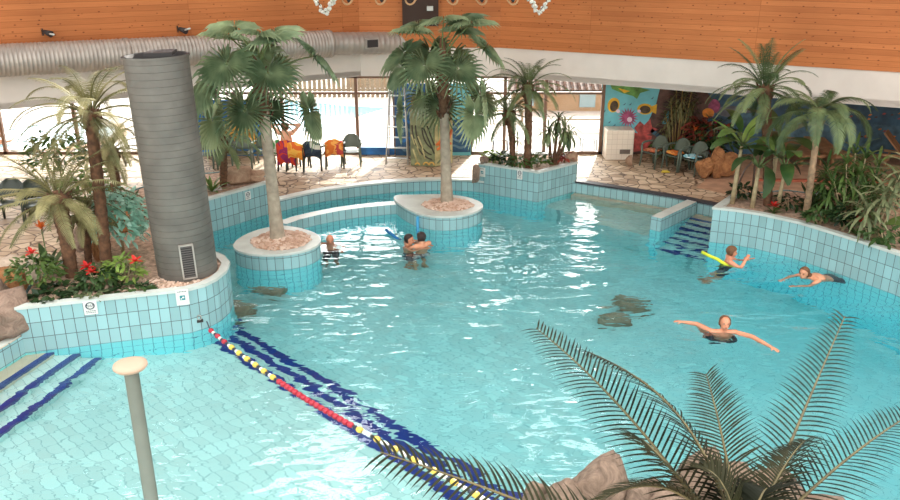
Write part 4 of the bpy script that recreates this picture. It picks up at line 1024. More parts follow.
# ================================================================ plastic chairs
M_chair = plain('grey_green_plastic', (92, 104, 92), 0.4, 0, 0.05, 3)
M_chaird = plain('dark_green_plastic', (48, 58, 50), 0.4, 0, 0.05, 3)
def towel_mat(name, c1, c2, c3, sc=5.0):
    k = NT(name); v = k.coord('Object'); n1 = k.noise(v, sc, 2, .4, .8)
    r = k.ramp(n1.outputs[0], [(0.38, c1), (0.5, c2), (0.62, c3)]); r.color_ramp.interpolation = 'CONSTANT'
    k.link(r.outputs[0], k.b.inputs['Base Color']); k.rough(.95); return k.m
def make_chair(label, loc, rz, mat, sc=1.0, group=None):
    """faces +X"""
    t = thing('plastic_chair', label, 'chair', tuple(loc), rz, group)
    m = MB()
    rows = []
    for i in range(6):
        f = i / 5; rows.append([(0.22 - .44 * f, -.23 + .04 * f, .43 - .03 * math.sin(PI * f)), (0.22 - .44 * f, -.1, .41 - .03 * math.sin(PI * f)), (0.22 - .44 * f, .1, .41 - .03 * math.sin(PI * f)), (0.22 - .44 * f, .23 - .04 * f, .43 - .03 * math.sin(PI * f))])
    m.strip(rows); s_ = m.build('seat', mat, t); md = s_.modifiers.new('thick', 'SOLIDIFY'); md.thickness = .025
    m = MB(); rows = []
    for i in range(9):
        f = i / 8; z = .47 + .36 * f; hw = .24 * math.sqrt(max(0.02, 1 - max(0, (f - .35) / .68) ** 2)); row = []
        for j in range(7):
            y = -1 + j / 3; row.append((-.22 - .1 * f + .07 * y * y * (1 - .4 * f), y * hw, z))
        rows.append(row)
    m.strip(rows); s_ = m.build('backrest', mat, t); md = s_.modifiers.new('thick', 'SOLIDIFY'); md.thickness = .022
    for s_ in (-1, 1):
        m = MB(); m.tube([(-.24, .24 * s_, .66), (-.1, .285 * s_, .665), (.1, .29 * s_, .655), (.2, .275 * s_, .63), (.235, .26 * s_, .56)], [.022, .028, .03, .028, .024], 7); m.build('armrest', mat, t)
        m = MB(); m.tube([(.235, .26 * s_, .58), (.22, .25 * s_, .42), (.25, .27 * s_, 0)], [.026, .032, .024], 7); m.build('leg', mat, t)
        m = MB(); m.tube([(-.26, .235 * s_, .62), (-.22, .225 * s_, .42), (-.29, .25 * s_, 0)], [.026, .032, .024], 7); m.build('leg', mat, t)
    if sc != 1: t.scale = (sc, sc, sc)
    return t
def drape(label, loc, rz, mat, name='towel', front=.3, back=.42, w=.5, sc=1.0, side=0.0):
    """a towel over a chair's backrest (chair faces +X at loc, rz)"""
    m = MB(); prof = [(-.2, .83 - front), (-.215, .62), (-.25, .74), (-.29, .835), (-.33, .855), (-.37, .83), (-.375, .7), (-.37, .855 - back)]
    rows = []
    for i, (x, z) in enumerate(prof):
        row = []
        for j in range(9):
            y = -1 + j / 4; hang = .10 * y * y + (.015 * math.sin(j * 2.1 + i))
            row.append((x + .06 * y * y * (1 if x < -.3 else .6), y * w * .5 + side, z - hang))
        rows.append(row)
    m.strip(rows); o = m.build(name, mat, None, tuple(loc), (0, 0, rz)); md = o.modifiers.new('thick', 'SOLIDIFY'); md.thickness = .012
    if sc != 1: o.scale = (sc, sc, sc)
    return tag(o, label, 'towel')
def seat_towel(label, loc, rz, mat, sx=.34, sy=.36, seed=0):
    m = MB(); rows = []; rnd = random.Random(seed)
    for i in range(7):
        rows.append([(-sx / 2 + sx * i / 6 + rnd.uniform(-.02, .02), -sy / 2 + sy * j / 6 + rnd.uniform(-.02, .02), .435 + rnd.uniform(0, .07) * (1 if 0 < i < 6 else .3)) for j in range(7)])
    m.strip(rows); o = m.build('towel', mat, None, tuple(loc), (0, 0, rz)); md = o.modifiers.new('thick', 'SOLIDIFY'); md.thickness = .03; return tag(o, label, 'towel')
d3 = lambda px, py: P(px, py, .3)
UP, DN = R(90), R(-90)
T_or = towel_mat('orange_yellow_towel', (226, 120, 50), (240, 170, 84), (196, 70, 70)); T_bl = towel_mat('dark_blue_white_towel', (38, 52, 66), (52, 66, 84), (214, 214, 200), 4)
T_red = towel_mat('red_purple_towel', (214, 66, 44), (146, 44, 96), (236, 120, 50), 4); T_gr = towel_mat('green_towel', (60, 140, 70), (230, 226, 210), (80, 160, 90), 4)
T_yel = towel_mat('yellow_orange_towel', (240, 150, 50), (246, 186, 80), (232, 110, 50), 4); T_cy = towel_mat('pale_blue_towel', (120, 190, 206), (176, 216, 222), (226, 232, 230), 6); T_rust = towel_mat('rust_towel', (186, 104, 70), (206, 134, 96), (150, 84, 62), 6)
make_chair('grey-green plastic chair facing the pool beside the orange towel', d3(352, 165), R(-88), M_chair)
def tchair(px, py, lab, tlab, mat, rz=UP):
    c = d3(px, py) + Vector((0, .28, 0)); make_chair(lab, c, rz, M_chaird); return drape(tlab, c, rz, mat)
tchair(314, 171, 'dark chair under the dark blue and white towel by the windows', 'dark blue and white towel over a chair back by the windows', T_bl, R(84))
tchair(334, 169, 'dark chair under the orange towel by the windows', 'orange towel with arched opening over a chair back by the windows', T_or, R(96))
tchair(297, 172, 'dark chair under the yellow-orange towel next to the sunbather', 'yellow-orange towel over a chair back next to the sunbather', T_yel, R(80))
tchair(279, 170, 'dark chair under the green towel beside the fan palm trunk', 'green and white towel over a chair back beside the fan palm trunk', T_gr, R(90))
make_chair('pale grey-green chair just behind the fan palm trunk facing the pool', d3(264, 166), R(-95), M_chair)
make_chair('grey-green chair in the window row, nearest the blue and gold panel edge', d3(244, 167), R(-85), M_chair)
make_chair('grey-green chair in the window row behind the little palm trunk', d3(226, 167), R(-92), M_chair)
make_chair('grey-green chair in the window row right behind the grey column', d3(209, 168), R(-80), M_chair)
make_chair('dark green chair under the squat palm fronds, facing the pool', d3(34, 226) + Vector((0, .25, 0)), R(-60), M_chaird, 1.1)
make_chair('dark green chair cut by the frame beyond the squat palm', d3(8, 226) + Vector((0, .3, 0)), R(-75), M_chaird, 1.1)
make_chair('dark green chair turned towards its neighbour under the squat palm', d3(22, 226) + Vector((0, .75, 0)), R(200), M_chaird, 1.05)
rc_ = [((650, 166), 'grey-green chair nearest the white tiled box'), ((672, 169), 'grey-green chair with the rust towel on its seat'), ((689, 173), 'grey-green chair with the pale blue towel next to the boulders')]
for (px, py), lab in rc_:
    make_chair(lab, d3(px, py) + Vector((.08, -.02, 0)), R(215), M_chair)
seat_towel('rust coloured towel heaped on a chair seat near the white tiled box', d3(650, 166) + Vector((.04, -.04, 0)), R(215), T_rust, seed=1)
seat_towel('rust and white towel on the seat of the middle chair of three', d3(672, 169) + Vector((.04, -.04, 0)), R(215), T_or, seed=2)
seat_towel('pale blue towel on the chair seat next to the boulders', d3(689, 173) + Vector((.04, -.04, 0)), R(215), T_cy, seed=3)
m = MB(); m.tube([(-.1, 0, .03), (0, .03, .03), (.12, -.02, .03)], [.02, .035, .02], 6); m.tube([(-.05, .12, .03), (.1, .1, .03)], [.03, .02], 6)
tag(m.build('sandals', plain('yellow_sandal', (206, 180, 60), .6), None, tuple(d3(665, 173))), 'yellow pool sandals lying on the flagstones before the chairs', 'sandals')
# ================================================================ white tiled box
t = thing('tiled_box', 'cream tiled box with air vent below the sea mural', 'box', (4.9, 23.0, .3))
m = MB(); m.prism([(-.4, -.3), (.38, -.3), (.38, .3), (-.4, .3)], 0, .86, 0, True, False, 0); bevel(m.build('body', M_ctile, t), .02)
m = MB(); m.box((.14, -.305, .24), (.3, .02, .13)); g = m.build('vent', plain('grey_vent', (140, 122, 108), .5), t)
m = MB()
for k in range(4): m.box((.14, -.316, .195 + k * .03), (.28, .012, .01))
m.build('vent_slats', M_coldark, g)
# ================================================================ step ladder
M_alu = plain('brushed_aluminium', (200, 200, 196), .35, .6)
t = thing('step_ladder', 'tall aluminium ladder leaning before the blue panel by the totem', 'ladder', (-1.5, 22.15, .3))
for s_ in (-1, 1):
    m = MB(); m.tube([(s_ * .31, 0, 0), (s_ * .21, .75, 2.05)], .022, 6); m.build('rail', M_alu, t)
    m = MB(); m.tube([(s_ * .3, .98, 0), (s_ * .2, .8, 1.95)], .018, 6); m.build('rear_leg', M_alu, t)
for k in range(7):
    f = (k + .6) / 7.4; m = MB(); m.box((0, .75 * f, 2.05 * f), (2 * (.31 - .1 * f), .08, .03)); m.build('tread', M_alu, t)
# ================================================================ carved totem
M_tot = plain('olive_carved_wood', (128, 132, 96), .7, 0, .15, 7, .4); M_totd = plain('dark_olive_paint', (74, 70, 58), .7); M_totl = plain('pale_olive_wood', (186, 176, 128), .7, 0, .12, 7, .3)
M_flame = plain('orange_flame_paint', (226, 120, 60), .6, 0, .2, 5)
t = thing('carved_totem', 'olive carved wooden totem block with arched relief behind the fan palm', 'totem', (-.5, 21.95, .3))
th_ = R(8); A_ = Vector((-.62, .06)); B_ = Vector((.08, -.08)); C_ = Vector((.56, .3)); D_ = Vector((-.2, .6))
m = MB(); m.prism([tuple(A_), tuple(B_), tuple(C_), tuple(D_)], 0, 1.62); bevel(m.build('block', M_tot, t), .03)
def relief(name, a, b, z0, polys, mat, th=.03):
    d = (b - a); L = d.length; d.normalize(); n_ = Vector((d.y, -d.x)); m = MB()
    for pl_ in polys:
        path = [Vector((a.x + d.x * L * u_ + n_.x * .005, a.y + d.y * L * u_ + n_.y * .005, z0 + v_)) for u_, v_ in pl_]; m.tube(path, th, 6)
    return m.build(name, mat, t)
arc = lambda u0, v0, ru, rv, a0, a1: [(u0 + ru * math.cos(R(a0 + (a1 - a0) * k / 10)), v0 + rv * math.sin(R(a0 + (a1 - a0) * k / 10))) for k in range(11)]
relief('carved_arches', A_, B_, 0, [arc(1.0, 1.15, .9, .95, 180, 262), arc(1.0, 1.15, .76, .82, 180, 260), arc(1.05, 1.1, .55, .6, 180, 255), [(.55, 1.1), (.98, .38)], [(.7, 1.15), (.98, .62)]], M_totd, .022)
relief('carved_leaves', A_, B_, 0, [[(.12, .5), (.3, .12)], [(.2, .78), (.42, .32)], [(.34, .86), (.55, .45)], [(.5, .5), (.62, .22)], [(.08, .9), (.2, .62)]], M_totl, .026)
m = MB(); m.prism([(B_.x + .004, B_.y - .01), (C_.x + .01, C_.y - .004), (C_.x, C_.y + .02), (B_.x, B_.y + .03)], 0.02, 1.75); m.build('pale_side_board', M_totl, t)
relief('flame_painting', B_ + Vector((.01, -.012)), C_ + Vector((.01, -.012)), 0, [[(.05, .62), (.3, .72), (.42, .9)], [(.2, .6), (.5, .7), (.62, .98)], [(.5, .62), (.8, .74), (.95, 1.0)], [(.1, .5), (.9, .6)]], M_flame, .04)
relief('carved_stripes', B_ + Vector((.01, -.012)), C_ + Vector((.01, -.012)), 0, [[(.1, .1), (.9, .4)], [(.1, 1.2), (.9, 1.5)], [(.1, 1.4), (.6, 1.6)]], M_tot, .02)
relief('gold_base_carving', A_, B_, 0, [arc(.65, .05, .1, .07, 0, 180), arc(.87, .05, .1, .08, 0, 180), arc(.3, .04, .08, .05, 0, 180)], plain('gold_paint', (214, 170, 88), .5), .025)
for x0, x1, zz in ((-.58, -.1, 1.62),):
    m = MB(); m.ball((-.32, .22, 1.72), (.2, .1, .16), 12, 8); m.ball((-.5, .2, 1.76), (.07, .05, .12), 8, 6, 1); m.ball((-.12, .2, 1.78), (.1, .06, .1), 8, 6, 2); m.build('painted_fish_top', [plain('grey_green_paint_fish', (120, 140, 120), .5), M_flame, M_rim], t)
# ================================================================ painted boards
M_sea1 = plain('deep_sea_blue_paint', (44, 84, 122), .6, 0, .25, 3); M_sea2 = plain('pale_grey_blue_paint', (96, 128, 150), .6, 0, .1, 4); M_turq = plain('turquoise_paint', (112, 186, 196), .6, 0, .08, 2.2)
M_gold = plain('golden_brown_paint', (196, 148, 64), .6, 0, .3, 7); M_pblue = plain('bright_blue_paint', (40, 110, 176), .6, 0, .2, 3)
def wavy(x0, x1, z, amp, th, n=14, ph=0):
    top = [(x0 + (x1 - x0) * k / n, z + amp * math.sin(k * .9 + ph)) for k in range(n + 1)]
    return top + [(x, zz - th * (.4 + .6 * math.sin(PI * k / n))) for k, (x, zz) in reversed(list(enumerate(top)))]
def flat(m, pts, y, mi, th=.004):
    """a thin painted shape on a vertical board facing the pool; pts are (x, z)"""
    b = len(m.v); n = len(pts); ar = sum(pts[i][0] * pts[(i + 1) % n][1] - pts[(i + 1) % n][0] * pts[i][1] for i in range(n))
    if ar < 0: pts = list(reversed(pts))
    m.v += [(p[0], y, p[1]) for p in pts] + [(p[0], y + th, p[1]) for p in pts]
    for tr in tessellate_polygon([[Vector((p[0], p[1], 0)) for p in pts]]):
        a_, b_, c_ = [pts[i] for i in tr]
        if (b_[0] - a_[0]) * (c_[1] - a_[1]) - (c_[0] - a_[0]) * (b_[1] - a_[1]) < 0: tr = (tr[0], tr[2], tr[1])
        m.face([b + i for i in tr], mi)
    for i in range(n): m.face((b + i, b + n + i, b + n + (i + 1) % n, b + (i + 1) % n), mi)
t = thing('painted_board', 'tall blue painted sea board behind the ladder and totem', 'painted board', (-1.0, 23.25, .3))
m = MB(); m.box((0, 0, 1.05), (1.2, .06, 2.1)); m.build('board', M_sea1, t)
m = MB()
for k in range(7): flat(m, wavy(-.56, -.02, .25 + k * .27, .04, .1, 12, k), -.036, k % 2)
m.build('painted_waves', [M_sea2, M_pblue], t)
t = thing('painted_board', 'narrow blue painted board with fish between totem and pointed planter', 'painted board', (.3, 23.25, .3))
m = MB(); m.box((0, 0, 1.05), (.62, .06, 2.1)); m.build('board', M_turq, t)
m = MB(); flat(m, [(-.3, .1), (.3, .1), (.3, 1.05), (.1, 1.15), (-.1, 1.05), (-.3, 1.1)], -.034, 0)
for k in range(4): flat(m, wavy(-.28, .28, .3 + k * .2, .03, .08, 10, k), -.04, 1)
for (x, z) in ((.0, 1.5), (.1, 1.7), (-.08, 1.8), (.15, 1.4)): flat(m, [(x - .05, z - .05), (x + .06, z + .04), (x + .02, z + .05)], -.04, 0)
flat(m, [(.2 + .05 * math.cos(a * PI / 5), 1.15 + .05 * math.sin(a * PI / 5)) for a in range(10)], -.044, 2)
m.build('painted_pattern', [M_sea1, M_sea2, M_redp], t)
t = thing('painted_board', 'bright blue board with golden mountain motif behind the window chairs', 'painted board', (-6.35, 23.2, .3))
m = MB(); m.box((0, 0, .82), (2.0, .06, 1.64)); m.build('board', M_pblue, t)
m = MB(); flat(m, [(-.35, .35), (.75, .35), (.55, 1.0), (.42, 1.2), (.3, 1.75), (.1, 1.75), (-.05, 1.3), (-.2, .9)], -.036, 0); flat(m, wavy(-.95, .95, .35, .04, .2), -.042, 1)
m.build('painted_mountain', [M_gold, M_sea2], t)
m = MB(); m.box((-2.15, 23.3, .42), (1.0, .08, .22)); struct(m.build('trim_20', M_pblue))
# ---- the sea mural on the wall
def mz(px, py):
    q = W(px, py, 23.4); return (q.x, q.z)
def ell(px, py, rx, ry, rot=0, n=16):
    return [mz(px + rx * math.cos(a) * math.cos(rot) - ry * math.sin(a) * math.sin(rot), py + rx * math.cos(a) * math.sin(rot) + ry * math.sin(a) * math.cos(rot)) for a in [2 * PI * k / n for k in range(n)]]
def pp(*q): return [mz(*a) for a in q]
MC = [M_turq, plain('mural_green', (96, 140, 70), .6, 0, .25, 6), plain('mural_yellow', (232, 178, 50), .6, 0, .1, 6), plain('mural_dark_stripe', (78, 60, 40), .6, 0, .3, 10), plain('mural_purple', (164, 78, 112), .6, 0, .2, 9),
      plain('mural_coral_red', (176, 76, 70), .6, 0, .25, 7), plain('mural_brown_rock', (92, 66, 58), .7, 0, .3, 4), plain('mural_blue', (76, 108, 126), .6, 0, .2, 5), plain('mural_deep_blue', (62, 92, 112), .6, 0, .25, 2.5), plain('mural_pale_pink', (232, 206, 220), .6), plain('mural_orange', (216, 130, 50), .6, 0, .2, 6), plain('mural_grey', (110, 112, 120), .6, 0, .2, 3)]
t = thing('sea_mural', 'large painted sea mural with yellow fish covering the wall beside the glass front', 'mural', (0, 0, 0))
m = MB(); m.box((9.99, 23.405, 1.44), (11.05, .02, 2.28)); m.build('board', MC[8], t)
m = MB(); y0 = 23.392
flat(m, pp((602, 80), (662, 80), (658, 100), (652, 118), (640, 140), (602, 140)), y0, 0)
flat(m, pp((662, 80), (700, 80), (712, 100), (704, 140), (690, 165), (618, 165), (636, 136), (648, 122), (656, 104)), y0 - .002, 6)
flat(m, ell(748, 101, 26, 5, .06), y0 - .002, 8); flat(m, ell(735, 112, 20, 6, .05), y0 - .004, 11); flat(m, ell(752, 119, 22, 6, .1), y0 - .006, 7)
flat(m, pp((610, 84), (620, 83), (634, 84), (642, 88), (650, 90), (640, 93), (637, 99), (633, 96), (622, 93), (612, 89)), y0 - .006, 1)
flat(m, pp((618, 88), (630, 91), (624, 93)), y0 - .01, 2)
flat(m, [*ell(613.5, 105, 6, 7.5, .3)], y0 - .006, 2); flat(m, ell(614, 106, 4, 5.5, .3), y0 - .009, 3); flat(m, ell(618, 111, 2, 2, 0, 8), y0 - .012, 9)
flat(m, ell(645, 109, 8, 5.5), y0 - .006, 2); flat(m, ell(645, 109.5, 5.5, 4), y0 - .009, 3); flat(m, pp((652, 106), (657, 104), (656, 114), (652, 112)), y0 - .006, 2); flat(m, ell(639, 111, 1.8, 1.6, 0, 8), y0 - .012, 9)
sp = []
for k in range(36): r_ = 1.1 if k % 2 else .6; sp.append(mz(628 + 9.5 * r_ * math.cos(k * PI / 18), 117.5 + 9.5 * r_ * math.sin(k * PI / 18)))
flat(m, sp, y0 - .006, 4); flat(m, ell(629.5, 119.5, 2.6, 2.6), y0 - .009, 9)
flat(m, pp((634, 128), (640, 121), (644, 125), (650, 119), (652, 127), (658, 129), (650, 134), (640, 136)), y0 - .006, 5)
flat(m, pp((632, 132), (652, 136), (648, 150), (630, 152)), y0 - .008, 5)
flat(m, pp((666, 112), (669, 110), (668, 124), (662, 124)), y0 - .006, 0); flat(m, pp((652, 128), (664, 138), (660, 140), (650, 132)), y0 - .006, 7)
for (x, y) in ((604, 111), (652, 98), (609, 122), (614, 125), (624, 104), (630, 104)): flat(m, pp((x - 1.5, y + 1.2), (x + 1.8, y - 1.5), (x + .8, y + 1)), y0 - .006, 7)
flat(m, ell(714, 106, 6, 7), y0 - .006, 4); flat(m, ell(708, 113, 6, 5), y0 - .009, 10)
rnd = random.Random(5)
for k in range(26):
    x, y = rnd.uniform(850, 905), rnd.uniform(110, 138); flat(m, pp((x - 2, y + .8), (x, y - .8), (x + 2.2, y - .2), (x + .5, y + 1)), y0 - .004, (5, 10, 6, 7)[k % 4])
flat(m, pp((770, 118), (900, 126), (905, 150), (770, 150)), y0 - .003, 7)
m.build('painted_pattern', MC, t)
# ================================================================ loungers, handrail, ground
M_lw = plain('tan_wooden_lounger', (166, 122, 86), .6, 0, .12, 6)
def lounger(label, loc, rz, mat, back=R(42)):
    t = thing('sun_lounger', label, 'sun lounger', tuple(loc), rz)
    m = MB()
    for s_ in (-1, 1): m.box((0.1, .3 * s_, .3), (1.5, .05, .07))
    m.box((.83, 0, .3), (.05, .6, .07)); m.build('frame', mat, t)
    m = MB()
    for k in range(10): m.box((-.1 + k * .1, 0, .34), (.075, .58, .02))
    m.build('seat_slats', mat, t)
    m = MB(); Mx = Matrix.Translation((-.15, 0, .34)) @ Matrix.Rotation(back, 4, 'Y')
    m.box((-.38, 0, 0), (.76, .6, .035), 0, 0, Mx); m.build('backrest', mat, t)
    for sx_ in (-.5, .7):
        for s_ in (-1, 1):
            m = MB(); m.box((sx_, .29 * s_, .15), (.06, .05, .3)); m.build('leg', mat, t)
    return t
lounger('tan lounger with raised back by the blue mural at the frame edge', d3(906, 166), R(-35), M_lw, R(48))
lounger('wooden lounger behind the broad palm trunk, nearer the boulders', d3(796, 160), R(-80), M_lw, R(16))
lounger('wooden lounger behind the broad palm, farther along the mural', d3(826, 160), R(-80), M_lw, R(16))
t = thing('handrail', 'curved dark metal handrail beside the corner banana plant', 'handrail', tuple(P(744, 196, .3)))
m = MB(); m.tube([(-.16, 0, 0), (-.16, 0, .35), (-.06, 0, .68), (.08, 0, .86), (.16, 0, .8), (.18, 0, .4), (.18, 0, 0)], .025, 8); m.build('rail', plain('dark_metal_rail', (96, 82, 72), .4, .4), t)
m = MB(); m.prism([(6.3, 19.8), (7.4, 18.6), (9.5, 17.8), (11.5, 15.6), (13, 12), (15.4, 12), (15.4, 23.3), (8.6, 23.3), (7.4, 21.6)], .2, .312); struct(m.build('floor_tan', M_earth))
m = MB(); m.box((9.7, 20.3, .34), (3.4, .12, .06), R(-4)); struct(m.build('trim_21', plain('red_brown_edge', (168, 92, 66), .6)))
m = MB(); m.box((8.75, 16.6, .72), (1.5, .12, .12), R(-40)); tag(m.build('timber_beam', plain('weathered_timber', (160, 134, 108), .8, 0, .15, 6)), 'weathered timber beam lying behind the agave in the curved planter', 'timber')
# ================================================================ outdoors
M_owater = plain('pale_blue_outdoor_pool', (96, 150, 166), .15); M_fence = plain('pale_wood_fence', (136, 126, 106), .7, 0, .1, 3); M_rtile = plain('grey_brown_roof_tile', (98, 82, 74), .7, 0, .2, 8); M_hut = plain('beige_render', (152, 134, 108), .8)
q = [P(285, 100, .26), P(345, 106, .26), P(385, 108, .26), P(352, 118, .26), P(322, 128, .26), P(300, 131, .26), P(272, 126, .26), P(255, 108, .26)]
m = MB(); m.prism([(p.x, p.y) for p in q], .2, .27); struct(m.build('ground_outdoor_pool', M_owater))
t = thing('wooden_fence', 'pale vertical board fence beyond the outdoor pool', 'fence', (-4.2, 33.5, .25))
for k in range(34):
    m = MB(); m.box((-3.4 + k * .2, .02 * (k % 2), .55), (.14, .03, 1.1)); m.build('fence_board', M_fence, t)
m = MB(); m.box((0, .05, .3), (6.9, .04, .08)); m.box((0, .05, .9), (6.9, .04, .08)); m.build('rail', M_fence, t)
def hut(label, x, y, w, h, wins):
    t = thing('garden_hut', label, 'hut', (x, y, .25))
    m = MB(); m.box((0, .6, h / 2), (w, 1.2, h)); m.build('wall', M_hut, t)
    m = MB(); b = [(-w / 2 - .2, -.2, h), (w / 2 + .2, -.2, h), (w / 2 + .2, 1.6, h + .75), (-w / 2 - .2, 1.6, h + .75)]
    m.poly(b); m.poly([(x_, y_, z_ - .06) for x_, y_, z_ in reversed(b)])
    n_ = int(w / .25)
    for k in range(n_): xx = -w / 2 + (k + .5) * w / n_; m.tube([(xx, -.22, h + .03), (xx, 1.6, h + .78)], .06, 6)
    m.build('tiled_roof', M_rtile, t)
    for (wx, wz, ww, wh) in wins:
        m = MB(); m.box((wx, -.02, wz), (ww, .05, wh)); m.build('window', plain('blue_grey_pane', (130, 160, 172), .2), t)
hut('beige hut with tiled roof and blue pane outside the glass front', 4.6, 30.5, 4.4, .82, [(-1.6, .45, .35, .5), (.6, .42, .6, .55), (1.3, .42, .3, .5)])
hut('low tiled roof hut beyond the fence outside', -2.9, 36, 3.4, .85, [])
def ostool(label, px, py):
    t = thing('outdoor_stool', label, 'stool', tuple(P(px, py, .25)))
    m = MB(); m.box((0, 0, .43), (.44, .4, .03)); m.build('seat', plain('grey_seat', (150, 156, 158), .5), t)
    for sx_ in (-1, 1):
        for sy_ in (-1, 1):
            m = MB(); m.tube([(.2 * sx_, .18 * sy_, .42), (.22 * sx_, .2 * sy_, 0)], .016, 6); m.build('leg', M_ink, t)
ostool('grey stool standing outside the glass by the white tiled box', 588, 152); ostool('grey stool standing outside behind the pointed planter', 500, 153)
def obench(label, px, py, w):
    t = thing('outdoor_bench', label, 'bench', tuple(P(px, py, .25)))
    m = MB(); m.box((0, 0, .4), (w, .4, .05)); m.build('seat', M_fence, t)
    for sx_ in (-1, 1): m = MB(); m.box((sx_ * w * .42, 0, .19), (.06, .36, .38)); m.build('leg', M_fence, t)
obench('pale wooden bench outside behind the slim dracaena', 503, 121, 1.6); obench('pale wooden bench outside in front of the beige hut', 585, 130, 1.7)
# sunken tub outdoors at the far side
t = thing('round_tub', 'round tan rimmed tub outside beyond the squat palm', 'tub', (-13.1, 25.95, .25))
m = MB(); m.lathe([(2.45, 0), (2.4, .04), (2.1, .05), (2.08, .02)], seg=40); m.build('tub_surround', plain('tan_tub_wall', (150, 116, 88), .7), t)
m = MB(); m.lathe([(2.12, .03), (2.12, .075), (1.95, .075), (1.95, .03)], seg=40); m.build('rim', M_rim, t)
m = MB(); m.lathe([(1.97, .05), (.01, .05)], seg=40); m.build('tub_water', M_owater, t)
# ================================================================ people
M_skin = plain('light_skin', (224, 168, 136), .5, 0, .06, 5); M_skint = plain('tanned_skin', (214, 150, 116), .5, 0, .06, 5); M_skinr = plain('ruddy_skin', (212, 140, 108), .5, 0, .07, 5)
M_hbr = plain('brown_hair', (104, 70, 44), .7, 0, .2, 20); M_hdk = plain('dark_hair', (44, 32, 28), .6, 0, .2, 20); M_hgr = plain('grey_hair', (186, 176, 164), .7, 0, .15, 20)
M_eye = plain('dark_eye', (46, 36, 34), .3); M_lip = plain('lip', (176, 96, 86), .5)
M_swim = plain('dark_swimwear', (46, 52, 62), .7, 0, .1, 6); M_shorts = towel_mat('patterned_shorts', (60, 62, 74), (190, 190, 190), (96, 96, 110), 12)
V3 = Vector
def tap(m, a, b, ra, rb, seg=12):
    a, b = V3(a), V3(b); n = 6
    m.tube([a.lerp(b, i / n) for i in range(n + 1)], [ra + (rb - ra) * i / n + (0.12 * ra * math.sin(PI * i / n) * .5) for i in range(n + 1)], seg); m.ball(a, ra, seg, 8); m.ball(b, rb, seg, 8)
def frame_from(fwd, up):
    f = V3(fwd).normalized(); u_ = V3(up); u_ = (u_ - f * u_.dot(f)).normalized(); s_ = u_.cross(f)
    return Matrix((f, s_, u_)).transposed()
def remesh(me, voxel, smooth=4):
    o = bpy.data.objects.new('tmp', me); COL.objects.link(o)
    r_ = o.modifiers.new('r', 'REMESH'); r_.mode = 'VOXEL'; r_.voxel_size = voxel; r_.use_smooth_shade = True
    s_ = o.modifiers.new('s', 'SMOOTH'); s_.factor = .5; s_.iterations = smooth
    dg = bpy.context.evaluated_depsgraph_get(); ne = bpy.data.meshes.new_from_object(o.evaluated_get(dg))
    bpy.data.objects.remove(o); bpy.data.meshes.remove(me); return ne
def hand(m, wrist, d, palm_n, s_=1, curl=.25):
    """palm and five fingers; d = pointing direction, palm_n = palm normal, s_ = side the thumb leaves"""
    d = V3(d).normalized(); n_ = V3(palm_n); n_ = (n_ - d * n_.dot(d)).normalized(); sd = d.cross(n_) * s_
    B = Matrix((d, sd, n_)).transposed()
    m.ball(V3(wrist) + d * .05, (.055, .042, .018), 12, 8, 0, B)
    for k, (off, L) in enumerate(((.03, .07), (.011, .08), (-.009, .075), (-.028, .058))):
        p = V3(wrist) + d * .085 + sd * off; path = [p]; dd = d + sd * off * 3.0
        for j in range(3):
            dd = (dd + n_ * curl * .5).normalized(); path.append(path[-1] + dd * L / 3)
        m.tube(path, [.0105, .01, .0095, .0085], 8)
        m.ball(path[-1], .0085, 8, 6)
    p = V3(wrist) + d * .03 + sd * .03; path = [p, p + (d * .5 + sd * .8 + n_ * .2).normalized() * .035, p + (d * .75 + sd * .7 + n_ * .35).normalized() * .07]
    m.tube(path, [.014, .012, .0095], 8); m.ball(path[-1], .0095, 8, 6)
